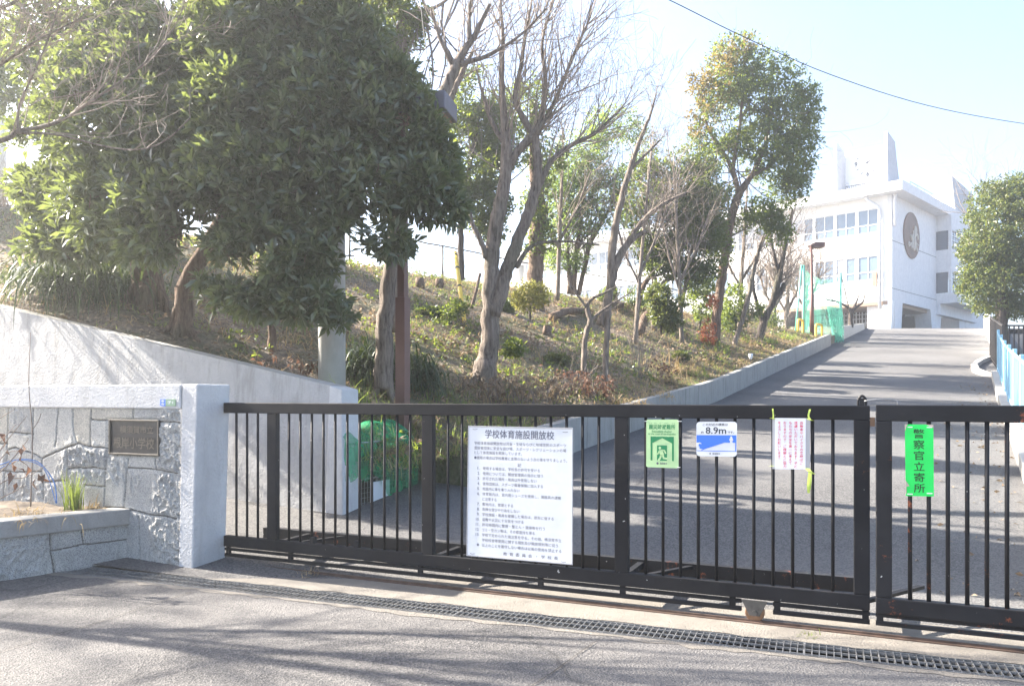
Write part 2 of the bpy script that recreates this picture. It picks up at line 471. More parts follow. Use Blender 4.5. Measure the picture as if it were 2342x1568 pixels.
def sheet(name, P, mat, parent=None, kind='structure', smooth=True):
    P = np.asarray(P); f = grid_faces(P.shape[0], P.shape[1])
    e1 = P[0, 1] - P[0, 0]; e2 = P[1, 0] - P[0, 0]
    if np.cross(e1, e2)[2] < 0: f = f[:, ::-1].copy()
    o = fin(name, P.reshape(-1, 3), f, mat, parent, smooth)
    if kind: o['kind'] = kind
    return o

# ground under everything, out to the horizon
ys = np.concatenate([np.linspace(-40, 0, 5), np.linspace(3, 60, 58), np.linspace(66, 200, 14)])
xs = np.concatenate([np.linspace(-100, -40, 5), np.linspace(-30, 60, 31), np.linspace(70, 140, 6)])
Xg, Yg = np.meshgrid(xs, ys)
sheet('ground', np.stack([Xg, Yg, zr(Yg) - .28], 2), M['earth'])

# road: starts behind the drain, climbs between the kerbs
GO = np.array([2.535, 3.963]); gd = np.array([-.931, .3648]); gf = np.array([-.3648, -.931])   # drain line, its left, its street side
GW = .23
rows = []
u_ = np.linspace(0, 1, 15)
st = np.array([GO + gd * q for q in np.linspace(7.2, -2.6, 15)])
r9 = np.stack([np.linspace(XL(10) - 3.2, XL(10) + 7.4, 15), np.full(15, 10.0)], 1)
for q in np.linspace(0, 1, 26)[:-1]: rows.append(st * (1 - q) + r9 * q)
for Y in np.concatenate([np.linspace(10, 44, 70), np.linspace(44.5, 70, 26)]):
    wl = np.interp(Y, [10, 42, 46], [3.2, 3.2, 28]); wr = np.interp(Y, [10, 42, 46], [7.4, 7.4, 13])
    rows.append(np.stack([np.linspace(XL(Y) - wl, XL(Y) + wr, 15), np.full(15, Y)], 1))
rows = np.array(rows)
rz = zr(rows[..., 1]) + .012 * (fbm(rows[..., 0], rows[..., 1], 9) - .5) * (rows[..., 1] > 9)
sheet('road', np.concatenate([rows, rz[..., None]], 2), M['road'])

# street in front of the drain, with two seams in the asphalt
sp = [[GO + gd * q + gf * (GW + .004 + w) for q in np.linspace(-22, 26, 60)] for w in np.linspace(0, 16, 30)]
sp = np.array(sp); sheet('street', np.concatenate([sp, (-.003 + .002 * (fbm(sp[..., 0] * .8, sp[..., 1] * .8, 4) - .5))[..., None]], 2), M['street'])
sp = np.array([[GO + gd * q + gf * w for q in np.linspace(7.21, 26, 20)] for w in np.linspace(GW + .004, -6, 8)])
sheet('street_corner', np.concatenate([sp, np.full(sp.shape[:2] + (1,), -.006)], 2), M['street'])
def seam(pts, w):
    b = MB(); P = spline([at(u, v, F * EYE / (v - V0)) for u, v in pts], 6)
    for p, q in zip(P[:-1], P[1:]):
        d = (q - p) / np.linalg.norm(q - p); s = np.array([-d[1], d[0], 0]) * w * random.uniform(.5, 1.2)
        p, q = p.copy(), q.copy(); p[2] = q[2] = .004
        b.add([p - s, q - s, q + s, p + s], [(0, 1, 2, 3)])
    o = b.build('asphalt_seam', M['pit']); o['kind'] = 'structure'
seam([(-40, 1505), (0, 1491), (110, 1456), (218, 1425), (330, 1388), (437, 1354)], .004)
seam([(1205, 1575), (1260, 1540), (1310, 1503), (1365, 1465)], .003)

# concrete strips either side of the drain
def strip(q0, q1, w0, w1, z, jag, seed):
    qs = np.linspace(q0, q1, 120)
    A = [GO + gd * q + gf * (w0 + (jag * (fbm(np.array([q * 9]), np.array([1.]), seed)[0] - .5) if jag and w0 > w1 else 0)) for q in qs]
    B = [GO + gd * q + gf * (w1 + (jag * (fbm(np.array([q * 9]), np.array([1.]), seed)[0] - .5) if jag and w1 > w0 else 0)) for q in qs]
    P = np.array([A, B]); return np.concatenate([P, np.full(P.shape[:2] + (1,), z)], 2)
sheet('concrete_apron', strip(-2.6, 7.15, -.002, -.62, .004, .06, 1), M['apron'])
sheet('concrete_lip', strip(-2.6, 6.6, GW + .001, GW + .055, -.0005, .12, 2), M['apron'])

# drain with its grating
dg = thing('drain_grate', [*(GO + gd * 2), 0], 'long galvanised steel grating over the drain across the street side of the gate', 'drain grate')
b = MB(); b2 = MB(); c = MB()
gd3, gf3 = np.array([*gd, 0]), np.array([*gf, 0]); go3 = np.array([*GO, 0])
for i in range(-74, 199):
    q = i * .036; w = .010 if i % 28 == 0 else .005
    b.box(go3 + gd3 * q + gz * -.034, gd3 * w, gf3 * GW, gz * .034)
for w in (.035, .115, .195):
    for i in range(-74, 199):
        q = i * .036
        b2.box(go3 + gd3 * (q + .006) + gf3 * (w + .0012 * (i % 2)) + gz * -.010, gd3 * .029, gf3 * .008, gz * (.0105 + .0015 * (i % 2)))
for w in (0, GW - .006): b2.box(go3 + gd3 * -2.66 + gf3 * w + gz * -.04, gd3 * 9.8, gf3 * .006, gz * .043)
b.build('cross_bars', M['galv'], dg); b2.build('twisted_rods', M['galv'], dg)
for o_, x_, y_ in ((go3 + gz * -.2, gf3 * GW, None),):
    A, B = go3 - gd3 * 2.66, go3 + gd3 * 7.15
    c.add([A + gz * -.17, B + gz * -.17, B + gf3 * GW + gz * -.17, A + gf3 * GW + gz * -.17], [(0, 1, 2, 3)])
    c.add([A, B, B + gz * -.17, A + gz * -.17], [(0, 1, 2, 3)])
    c.add([A + gf3 * GW, B + gf3 * GW, B + gf3 * GW + gz * -.17, A + gf3 * GW + gz * -.17], [(0, 1, 2, 3)])
c.build('channel', M['pit'], dg)

# bank to the left of the road
dl = np.concatenate([np.linspace(.1, 1.3, 14), np.linspace(1.36, 12, 90), np.linspace(12.5, 70, 50)])
rowsb = []
for d in dl:
    a0 = 1.28 if d <= 1.3 else .138 - .102 * d
    aa = a0 + (np.linspace(0, 1, 170) ** 1.7) * (60 - a0)
    P = K0 + aa[:, None] * rd + d * ld
    z = bank_z(P[:, 0], P[:, 1])
    row = np.concatenate([P, z[:, None]], 1)
    sk = row[0].copy(); sk[2] = -.2
    rowsb.append(np.vstack([sk, row]))
rowsb = np.array(rowsb)
edge = rowsb[0].copy(); edge[:, 2] -= 1.2
sheet('bank', np.concatenate([edge[None], rowsb], 0), M['bank'])

# ------------------------------------------------------------------ low concrete walls beside the road
def road_wall(name, Y0, Y1, h, th, mat, label, side=0, hend=None):
    b = MB(); Ys = np.arange(Y0, Y1 + .01, (Y1 - Y0) / max(2, int((Y1 - Y0) / 1.2)))
    sg = 1 if side else -1
    nrm = np.array([rd[1], -rd[0], 0]) * sg
    for y0, y1 in zip(Ys[:-1], Ys[1:]):
        P = [np.array([float(XL(y)) + (6.0 if side else 0), y, float(zr(y))]) for y in (y0 + .004, y1 - .004)]
        hs = [np.interp(y, [Y0, Y1], [h, hend or h]) for y in (y0, y1)]
        q = [P[0] - gz * .3, P[1] - gz * .3, P[1] + gz * hs[1], P[0] + gz * hs[0]]
        b.prism(q, nrm * th)
    o = b.build(name, mat, bevel=.008)
    return props(o, label, 'wall')
w1 = road_wall('low_concrete_wall', 8.75, 31.3, .46, .15, M['kerb'], 'long low grey concrete wall holding the planted bank along the left edge of the road')
w2 = road_wall('low_concrete_wall', 33.6, 41.5, .62, .15, M['kerb2'], 'short pale concrete wall at the top of the slope beyond the green net', hend=.3)
kr = road_wall('concrete_kerb', 4.4, 21.3, .17, .26, M['kerb2'], 'concrete kerb under the light blue fence along the right edge of the road', side=1)
kr['category'] = 'kerb'
ww = road_wall('white_wall', 26.2, 44, .95, .2, M['plaster'], 'sunlit white garden wall at the top right of the road below the round bush', side=1, hend=.75)
ww.location += Vector((.25, 0, 0))

# kerb bulge of separate stones round the right-hand corner
kb = thing('kerb_island', [float(XL(22.5)) + 5.5, 22.5, float(zr(22.5))], 'pale kerb stones bulging into the road at the end of the blue fence', 'kerb')
pl = [(6.05, 21.35), (5.75, 21.6), (5.5, 22.4), (5.46, 23.6), (5.65, 24.9), (6.0, 26.1)]
for (x0, y0), (x1, y1) in zip(pl[:-1], pl[1:]):
    A = np.array([float(XL(y0)) + x0, y0, float(zr(y0)) - .14]); B = np.array([float(XL(y1)) + x1, y1, float(zr(y1)) - .14])
    d = (B - A) / np.linalg.norm(B - A); n = np.cross(gz, d) * -1; n[2] = 0; n /= np.linalg.norm(n)
    MB().prism([A + d * .01, B - d * .01, B - d * .01 + gz * .25, A + d * .01 + gz * .25], n * .18).build('kerb_stone', M['kerb2'], kb, bevel=.015)

# ------------------------------------------------------------------ sloping plastered wall behind the gate
cw = thing('sloping_wall', [*(WP - g2 * 2), 0], 'tall whitewashed concrete wall whose top slopes down towards the gate, streaked with sunlight', 'wall')
t0, t1 = 0.0, 9.5
def WPt(t, y, z): return np.array([*(WP - g2 * t + n2 * y), z])
nT, nZ = 190, 46
tt = np.linspace(t0, t1, nT); P = np.zeros((nT, nZ, 3))
for i, t in enumerate(tt):
    zz = np.linspace(-.1, wtop(t), nZ)
    bat = .09 * zz / 1.4
    rough = .012 * (fbm(np.full(nZ, t * 9), zz * 9, 21, 4) - .5)
    for j in range(nZ): P[i, j] = WPt(t, bat[j] + rough[j] * (j < nZ - 1), zz[j])
fr = sheet('wall_face', P, M['wallc'], cw, None); 
b = MB()
for i in range(nT - 1):
    a, c_ = P[i, -1], P[i + 1, -1]
    b.add([a, c_, c_ + gn * .25, a + gn * .25], [(0, 1, 2, 3)])
A0 = WPt(0, 0, 0)
b.add([WPt(t0, .3, -.1), WPt(t1, .3, -.1), WPt(t1, .3, wtop(t1)), WPt(t0, .3, wtop(t0))], [(0, 1, 2, 3)])
b.build('wall_top', M['kerb2'], cw)
# smooth end band, leaning out a little at the foot
q = [WPt(0, -.012, -.1), WPt(-.235, -.012, -.1), WPt(-.15, .08, wtop(-.2)), WPt(0, .08, wtop(0))]
MB().prism(q, gn * .28).build('end_band', M['stucco'], cw, bevel=.012)

# ------------------------------------------------------------------ granite wall with pillar and beam, to the left of the gate
SP1, SP0, PF, PB, MF = -4.03, -4.175, -.28, .066, -.245
sw = thing('stone_wall', G(-4.6, 0, 0), 'granite block wall framed by a white plastered beam and pillar, carrying a bronze plaque', 'wall')
q = [G(SP0, PF, -.1), G(SP1, PF, -.1), G(SP1 + .045, PF + .01, 1.432), G(SP0 + .03, PF + .01, 1.432)]
MB().prism(q, gn * (PB - PF)).build('pillar', M['stucco'], sw, bevel=.012)
MB().box(G(-8.2, PF + .004, 1.238), gx * (8.2 + SP0 + .02), gn * .34, gz * .193).build('beam', M['stucco'], sw, bevel=.012)

def wall_tz(x4, y4, y=MF):
    """zoom pixel (left-hand crop of the photograph) to wall-plane coordinates"""
    return gsz(.4143 * x4, 686.1 + .4143 * y4, y)

def za(x, y): return (.4646 * x, 552 + .4646 * y)
J = [[za(125, 90), za(118, 250), za(110, 400)], [za(415, 100), za(410, 420), za(395, 580)], [za(710, 95), za(690, 450), za(672, 540)],
     [za(880, 90), za(895, 370), za(935, 515)], [za(1105, 95), za(1090, 350), za(1095, 550)], [za(1105, 232), za(1310, 240), (745, 665), (1000, 674)],
     [(745, 598), (745, 665)], [za(115, 380), za(400, 405)], [za(520, 695), za(660, 620), za(800, 560), za(935, 515), za(1095, 550), za(1300, 570)],
     [za(330, 610), za(430, 640), za(520, 695)], [za(520, 695), za(520, 860), za(540, 960), za(540, 1180)], [za(820, 560), za(830, 960), za(820, 1130)],
     [za(835, 810), za(1120, 800), za(1270, 820)], [za(545, 970), za(810, 950)], [za(1020, 1010), za(1250, 1020)],
     [za(1300, 240), za(1300, 640), za(1260, 1000), za(1255, 1262)], [(605, 850), (720, 857), (862, 852)], [(870, 672), (865, 840), (870, 932)],
     [(722, 855), (712, 925), (700, 1040), (690, 1142)], [(712, 925), (865, 935), (990, 957)], [(588, 1140), (690, 1145), (790, 1175), (985, 1205)],
     [(775, 1200), (780, 1460)], [(705, 1180), (700, 1460)], [za(0, 830), za(200, 850), za(440, 850), za(520, 850)],
     [za(105, 400), za(110, 590), za(90, 830), za(60, 1200)], [za(110, 590), za(200, 560), za(330, 610)], [za(-400, 90), za(-380, 500), za(-420, 1200)], [za(-420, 500), za(110, 520)], [za(-900, 700), za(-400, 740)]]
def seg_dist(T, Z, segs):
    D = np.full(T.shape, 9.0)
    for (x0, y0), (x1, y1) in segs:
        dx, dy = x1 - x0, y1 - y0; L2 = dx * dx + dy * dy + 1e-9
        h = np.clip(((T - x0) * dx + (Z - y0) * dy) / L2, 0, 1)
        D = np.minimum(D, np.hypot(T - x0 - h * dx, Z - y0 - h * dy))
    return D

def stone_ids(joint):
    """material slot of every face: 1 in the joints, one granite per separate stone"""
    lab = np.where(joint, 1, -1); k = 0; slots = (0, 2, 3, 4, 0, 3, 2, 4, 2, 0, 3)
    nx, ny = lab.shape
    for i in range(nx):
        for j in range(ny):
            if lab[i, j] != -1: continue
            s = slots[k % 11]; k += 1; st = [(i, j)]; lab[i, j] = s
            while st:
                x, y = st.pop()
                for p, q in ((x + 1, y), (x - 1, y), (x, y + 1), (x, y - 1)):
                    if 0 <= p < nx and 0 <= q < ny and lab[p, q] == -1: lab[p, q] = s; st.append((p, q))
    return lab

def masonry(name, to3, n3, Wd, z0, z1, segs, parent, seed, rough_top, res=.006, flat=None):
    xs = np.arange(Wd[0], Wd[1], res); zs = np.arange(z0, z1, res)
    T, Z = np.meshgrid(xs, zs, indexing='ij')
    Tw = T + .014 * (fbm(T * 16, Z * 16, seed) - .5); Zw = Z + .014 * (fbm(T * 16, Z * 16, seed + 1) - .5)
    D = seg_dist(Tw, Zw, segs)
    w = .0005 + .005 * fbm(T * 4, Z * 4, seed + 2)
    edge = np.clip((D - w) / .008, 0, 1); edge = edge * edge * (3 - 2 * edge)
    rm = np.clip((fbm(T * 2.6, Z * 2.6, seed + 3) - .47) * 5 + (rough_top - Z) * 1.2, 0, 1) * np.clip(D / .03, 0, 1)
    rid = 1 - np.abs(2 * fbm(T * 26 + Z * 9, Z * 15 - T * 6, seed + 4, 5) - 1); rid = rid ** 2
    h = edge * .016 + edge * rm * (.03 * (rid - .35)) + .002 * (fbm(T * 60, Z * 60, seed + 5, 2) - .5) * edge
    if flat: h = np.where((T > flat[0]) & (T < flat[1]) & (Z > flat[2]) & (Z < flat[3]), np.minimum(h, .01), h)
    P = np.array([to3(x, 0, 0) for x in xs])[:, None, :] + gz[None, None, :] * Z[..., None] - n3[None, None, :] * h[..., None]
    f = grid_faces(len(xs), len(zs)); mi = stone_ids(edge[:-1, :-1] < .35).ravel()
    e = np.cross(P[0, 1] - P[0, 0], P[1, 0] - P[0, 0])
    if np.dot(e, n3) > 0: f = f[:, ::-1].copy()
    return fin(name, P.reshape(-1, 3), f, [M['granite'], M['joint'], M['granite_warm'], M['granite_grey'], M['granite_pale']], parent, True, mi)
segs = []
for pl in J:
    q = [wall_tz(*p) for p in pl]
    segs += list(zip(q[:-1], q[1:]))
masonry('masonry', lambda x, y, z: G(x, MF, z), gn, (-7.6, SP0 + .01), -.06, 1.245, segs, sw, 40, .82, flat=(gsz(246, 0, MF)[0], gsz(366, 0, MF)[0], gsz(252, 1043, MF)[1], gsz(252, 955, MF)[1]))

def glyphs(body, size=1.0, align='LEFT', bold=0.0, line=1.0):
    cu = bpy.data.curves.new('t', 'FONT'); cu.body = body; cu.size = size; cu.align_x = align; cu.offset = bold; cu.space_line = line; cu.resolution_u = 2
    o = link(bpy.data.objects.new('t', cu))
    dgp = bpy.context.evaluated_depsgraph_get()
    me = bpy.data.meshes.new_from_object(o.evaluated_get(dgp))
    v = np.array([p.co[:2] for p in me.vertices]).reshape(-1, 2); f = [tuple(p.vertices) for p in me.polygons]
    bpy.data.objects.remove(o); bpy.data.curves.remove(cu); bpy.data.meshes.remove(me)
    return v, f

def write(b, to3, body, x0, x1, y0, y1, bold=0.0, m=0, keep=False):
    """set words into the box x0..x1, y0..y1 of a plane"""
    v, f = glyphs(body, 1.0, 'LEFT', bold)
    if not len(v): return
    lo, hi = v.min(0), v.max(0); sx = (x1 - x0) / (hi[0] - lo[0]); sy = (y1 - y0) / (hi[1] - lo[1])
    if keep: sx = sy = min(sx, sy)
    cx = (x0 + x1) / 2
    b.add([to3(cx + (p[0] - (lo[0] + hi[0]) / 2) * sx, y0 + (p[1] - lo[1]) * sy) for p in v], f, m)

def writecol(b, to3, body, xc, ytop, step, size, bold=0.0, m=0):
    """upright column of characters"""
    for i, ch in enumerate(body):
        v, f = glyphs(ch, 1.0, 'LEFT', bold)
        if not len(v): continue
        small = ch in '、。'
        s = size / .86
        lo, hi = v.min(0), v.max(0)
        if small: v = v - lo + np.array([.25, .75]) * .86
        else: v = v - (lo + hi) / 2 + .43
        b.add([to3(xc + (p[0] - .43) * s, ytop - (i + 1) * step + p[1] * s * .92) for p in v], f, m)

# plaque
s0, zt = gsz(252, 962, MF - .03); s1, _ = gsz(360.5, 970, MF - .03); _, zb_ = gsz(252, 1034, MF - .03)
yp = MF - .022
pq = MB().box(G(s0, yp, zb_), gx * (s1 - s0), gn * .03, gz * (zt - zb_)).build('plaque', M['bronze'], sw)
b = MB(); e = .014
for o_, x_, z_ in ((G(s0 - e, yp - .014, zb_ - e), s1 - s0 + 2 * e, e), (G(s0 - e, yp - .014, zt), s1 - s0 + 2 * e, e)): b.box(o_, gx * x_, gn * .04, gz * z_)
for o_ in (G(s0 - e, yp - .014, zb_), G(s1, yp - .014, zb_)): b.box(o_, gx * e, gn * .04, gz * (zt - zb_))
b.build('plaque_frame', M['bronze2'], sw, bevel=.003)
b = MB(); w_, h_ = s1 - s0, zt - zb_
tp = lambda x, y: G(s0 + x * w_, yp - .004, zb_ + y * h_)
write(b, tp, '横須賀市立', .2, .9, .62, .86, .012); write(b, tp, '根岸小学校', .06, .92, .14, .5, .012)
b.build('lettering', M['bronze2'], pq)
# small address plate
s0, zt = gsz(366, 912.5, PF - .004); s1, _ = gsz(401, 912, PF - .004); _, zb_ = gsz(366, 928, PF - .004); sm = s0 + (s1 - s0) * .35
ap = MB().box(G(s0, PF - .003, zb_), gx * (sm - s0), gn * .006, gz * (zt - zb_)).build('address_plate', M['blue'], sw)
MB().box(G(sm, PF - .003, zb_), gx * (s1 - sm), gn * .006, gz * (zt - zb_)).build('green_half', m_plain('faded_green_plate', (.24, .36, .24), .6), ap)
b = MB(); tp = lambda x, y: G(s0 + x * (s1 - s0), PF - .0045, zb_ + y * (zt - zb_))
write(b, tp, '市', .06, .29, .55, .93, .02); write(b, tp, '市', .06, .29, .08, .46, .02); write(b, tp, '子1', .48, .85, .3, .75, .02)
b.build('plate_marks', M['white'], ap)

# ------------------------------------------------------------------ planter wedge in front of the granite wall
PA = np.array([-3.121, 6.456]); pdv = np.array([-.68, -.733]); pin = np.array([-.733, .68])
def PL(x, y, z): return np.array([*(PA + pdv * x + pin * y), z])
pt = thing('stone_planter', PL(.5, .1, 0), 'low granite planter with a worn stone coping projecting from the foot of the wall', 'planter')
def p4(x4, y4):
    k = (.4143 * x4 - U0) / F; v = 686.1 + .4143 * y4
    x = (PA[1] * k - PA[0]) / (pdv[0] - pdv[1] * k); Y = PL(x, 0, 0)[1]
    return x, EYE - (v - V0) / F * Y
js = [[(275, 1290), (275, 1390), (305, 1520)], [(275, 1385), (450, 1350), (715, 1318)], [(450, 1280), (460, 1350)], [(-300, 1300), (-280, 1600)], [(-620, 1400), (-290, 1420)]]
segs = []
for pl in js:
    q = [p4(*p) for p in pl]; segs += list(zip(q[:-1], q[1:]))
masonry('planter_stones', lambda x, y, z: PL(x, 0, z), np.array([*pin, 0]), (-.02, 2.6), -.06, .31, segs, pt, 70, -.1)
b = MB()
q = [PL(-.13, -.05, .30), PL(2.7, -.05, .31), PL(2.7, .2, .31), PL(-.02, .14, .30)]
b.prism(q, gz * .13); b.build('coping', M['coping'], pt, bevel=.012)
P = np.array([[PL(x, y, 0) for x in np.linspace(0, 2.7, 40)] for y in np.linspace(.15, 1.6, 14)])
P[..., 2] = .41 + .05 * (fbm(P[..., 0] * 6, P[..., 1] * 6, 6) - .4)
# keep the soil in front of the wall
off = (P[..., 0] - GP[0]) * n2[0] + (P[..., 1] - GP[1]) * n2[1]
over = np.maximum(off - (MF + .02), 0); P[..., :2] -= over[..., None] * n2
sheet('soil', P, M['soil'], pt, None)

# ------------------------------------------------------------------ the black sliding gates
ZT, ZTB, ZBT, ZB = 1.286, 1.204, .226, .139
lw = .084
ga = thing('sliding_gate', G(-1.6, 0, 0), 'long black steel sliding gate with upright bars, carrying four of the five notices', 'gate')
SA, SB = -3.985, .645 + lw
b = MB()
b.box(G(SA, 0, ZTB), gx * (SB - SA), gn * .05, gz * (ZT - ZTB))
b.box(G(SA, 0, ZB), gx * (SB - SA), gn * .05, gz * (ZBT - ZB))
b.box(G(SB - lw, 0, ZBT), gx * lw, gn * .05, gz * (ZTB - ZBT))
b.build('frame', M['black'], ga, bevel=.005)
posts = [-3.546, -2.16, -.75, SB - lw]
for s in posts[:-1]:
    MB().box(G(s, .001, ZBT), gx * .088, gn * .048, gz * (ZTB - ZBT)).build('mullion', M['black'], ga, bevel=.004)
def bar(s, r, par, mat):
    MB().tube([G(s, .025, ZBT - .003), G(s, .025, .7), G(s, .025, ZTB + .003)], [r] * 3, 10).build('bar', mat, par, True)
edges = [(SA, posts[0])] + [(posts[i] + .088, posts[i + 1]) for i in range(3)]
for i, (p, q) in enumerate(edges):
    n = 3 if i == 0 else 11
    for j in range(n):
        s = (q - (q - p) * 0 - .109 * (n - j)) if i == 0 else p + (q - p) * (j + 1) / (n + 1)
        bar(s, .0098, ga, M['black'])
# short sleeves at the foot of a few bars
for s in (-3.12, -2.72, -1.75, -1.63):
    MB().box(G(s - .02, .005, ZBT - .001), gx * .04, gn * .04, gz * .05).build('bar_sleeve', M['black'], ga, bevel=.003)
# hanging skirt under the bottom rail, split round the wheel
def skirt(par, s0, s1, ps, mat):
    b = MB()
    b.box(G(s0, .012, .108), gx * (s1 - s0), gn * .026, gz * .02)
    b.box(G(s0, .012, .060), gx * (s1 - s0), gn * .026, gz * .024)
    for s in ps: b.box(G(s, .014, .084), gx * .035, gn * .022, gz * .0235); b.box(G(s, .015, .1285), gx * .035, gn * .02, gz * .012)
    b.build('skirt', mat, par)
skirt(ga, SA, .03, [-3.97, -3.35, -2.2, -1.28, -.72, -.04], M['black'])
skirt(ga, .21, SB, [.215, SB - .04], M['black'])
ws = gs(1727, .02)
wh = MB().tube([G(ws, -.006, .062), G(ws, .03, .062)], [.056, .056], 28).build('wheel', M['wheel'], ga, bevel=.006)
MB().prism([G(ws - .075, -.014, .137), G(ws + .075, -.014, .137), G(ws + .03, -.014, .045), G(ws - .03, -.014, .045)], gn * .006).build('wheel_bracket', M['steel'], ga, bevel=.002)
MB().cyl(G(ws, -.022, .062), G(ws, -.014, .062), .016, 14).build('wheel_hub', M['steel'], ga)
# rear stabilising frame: a deep channel parallel to the gate, tied back to it
b = MB()
b.box(G(SA, .46, .03), gx * (SB - SA), gn * .008, gz * .19)
b.box(G(SA, .468, .212), gx * (SB - SA), gn * .05, gz * .008)
b.build('rear_channel', M['blackrust'], ga)
for s in (-3.5, -2.1, -.70, SB - .06):
    b = MB(); b.box(G(s - .02, .05, .165), gx * .04, gn * .41, gz * .04)
    b.prism([G(s + .02, .052, .17), G(s + .06, .052, .17), G(s + .36, .455, .19), G(s + .32, .455, .19)], gz * .02)
    b.build('brace', M['black'], ga)
# lock eye and latch pin on top of the closing post
b = MB()
P = [G(SB - .06, .02, ZT + .0), G(SB - .058, .02, ZT + .035), G(SB - .04, .02, ZT + .055), G(SB - .022, .02, ZT + .035), G(SB - .02, .02, ZT)]
b.tube(spline(P, 4), .007, 8); b.box(G(SB - .052, .012, ZT), gx * .024, gn * .016, gz * .04)
b.build('lock_eye', M['blackrust'], ga)
MB().box(G(SB, .012, 1.17), gx * .026, gn * .02, gz * .05).build('stop_block', M['wheel'], ga)

gb = thing('sliding_gate', G(1.8, 0, 0), 'shorter black gate leaf at the right, rusty along its left edge, carrying the green notice', 'gate')
S0, S1 = .7588, 3.3
b = MB()
b.box(G(S0, -.012, 1.2), gx * (S1 - S0), gn * .05, gz * .09)
b.box(G(S0, -.012, .132), gx * (S1 - S0), gn * .05, gz * .09)
b.box(G(S0, -.012, .222), gx * .082, gn * .05, gz * .978)
b.build('frame', M['blackrust'], gb, bevel=.005)
for i in range(25):
    s = S0 + .172 + .0915 * i
    MB().tube([G(s, .012, .218), G(s, .012, .7), G(s, .012, 1.203)], [.0115] * 3, 10).build('bar', M['blackrust'], gb, True)
skirt(gb, S0, S1, [S0 + .004, 1.9], M['blackrust'])
MB().tube(spline([G(S0 + .11, .01, 1.29), G(S0 + .1, .01, 1.315), G(S0 + .02, .01, 1.322), G(S0 - .06, .012, 1.31)], 4), .004, 8).build('latch_hook', M['galv'], gb, True)

rl = MB().box(G(-4.0, -.006, .006), gx * 8, gn * .012, gz * .014)
rl.box(G(-4.0, -.03, .0035), gx * 8, gn * .06, gz * .006)
props(rl.build('gate_rail', M['rust']), 'rusty steel floor rail under the two sliding gates', 'rail')

# ------------------------------------------------------------------ notices on the gate
YS = -.016
def panel(name, corners_uv, label, cat, mat, th=.004, y=YS, round_=0.0, slant=0.0):
    (u0, v0), (u1, v1), (u2, v2), (u3, v3) = corners_uv       # tl tr br bl
    a, b_, c_, d_ = (gsz(u, v, y) for u, v in corners_uv)
    q = [a, b_, c_, d_]
    ctr = G(sum(p[0] for p in q) / 4, y, min(c_[1], d_[1]))
    t = thing(name, ctr, label, cat)
    def to3(x, yy, off=.0):          # x right 0..1, yy up 0..1
        top = np.array(a) * (1 - x) + np.array(b_) * x; bot = np.array(d_) * (1 - x) + np.array(c_) * x
        p = bot * (1 - yy) + top * yy
        return G(p[0], y - off, p[1])
    wd = np.hypot(b_[0] - a[0], b_[1] - a[1]); hg = np.hypot(a[0] - d_[0], a[1] - d_[1])
    pts = []
    r = round_
    if r:
        for cx, cy, s in ((1 - r / wd, 1 - r / hg, 0), (r / wd, 1 - r / hg, 1), (r / wd, r / hg, 2), (1 - r / wd, r / hg, 3)):
            for k in range(6):
                an = math.pi / 2 * (s + k / 5); pts.append(to3(cx + r / wd * math.cos(an), cy + r / hg * math.sin(an)))
    else: pts = [to3(1, 1), to3(0, 1), to3(0, 0), to3(1, 0)]
    o = MB().prism(pts, gn * th).build('panel', mat, t)
    return t, to3, wd, hg, o

# 1 rules of the sports facilities
nb, t3, wd, hg, po = panel('notice_board', [(1071, 973), (1310.5, 978), (1309.5, 1291), (1067, 1270)],
    'large white board of rules in Japanese with thirteen numbered lines, on the gate', 'notice board', M['white'])
b = MB(); tp = lambda x, y: t3(x, y, .0022)
ln = [('学校体育施設開放校', .17, .83, .026, .092, .015), ('学校体育施設開放校は児童・生徒ならびに地域住民のスポーツ', .065, .94, .118, .143, 0), ('愛好者団体に安全な遊び場、スポーツ・レクリェーションの場', .065, .94, .155, .18, 0),
      ('として体育施設を開放しています。', .065, .53, .19, .215, 0), ('●使用の場合は学校教育に支障のないよう次の事を守りましょう。', .065, .95, .229, .254, 0), ('記', .49, .525, .275, .301, 0)]
it = ['1.使用する場合は、学校長の許可を受ける', '2.使用については、開放管理員の指示に従う', '3.許可された場所・用具以外使用しない', '4.使用団体は、スポーツ傷害保険に加入する', '5.校庭内に車を乗り入れない',
      '6.体育館内は、室内用シューズを使用し、諸器具の運搬', '.に注意する', '7.敷地内は、禁煙とする', '8.危険な遊びや行為をしない', '9.学校施設・用具を破損した場合は、原形に復する', '10.盗難や火災に十分気をつける', '11.許可時間内に整理・整とん・清掃等を行う',
      '12.ゴミ・空カン等は、その都度持ち帰る', '13.学校で定められた諸注意を守る。その他、横須賀市立', '.学校校舎等使用に関する規則及び開放規則等に従う', '※.以上のことを厳守しない場合は以後の使用を禁止する']
ex = [.70, .73, .67, .73, .51, .895, .29, .45, .51, .83, .55, .75, .655, .9, .87, .9]
for i, (q, x1) in enumerate(zip(it, ex)):
    n_, tx = q.split('.', 1); yc = .322 + .039 * i
    ln.append((tx, .152, x1, yc - .0125, yc + .0125, 0))
    if n_: ln.append((n_ + ('.' if n_ != '※' else ''), .1 if len(n_) < 2 else .09, .125, yc - .0105, yc + .0105, 0))
ln.append(('教  育  委  員  会  ・  学  校  長', .36, .87, .947, .973, .006))
for tx, x0, x1, ya, yb, bo in ln: write(b, tp, tx, x0, x1, 1 - yb, 1 - ya, bo * .4)
b.build('lettering', M['ink'], po)
b = MB()
for x, y in ((.07, .975), (.93, .97), (.06, .022), (.92, .018)):
    b.tube(spline([t3(x - .022, y, -.004), t3(x - .02, y, .004), t3(x, y - .003, .006), t3(x + .02, y, .004), t3(x + .022, y, -.004)], 3), .0012, 6)
b.build('wire_ties', M['wire'], nb)
b = MB()
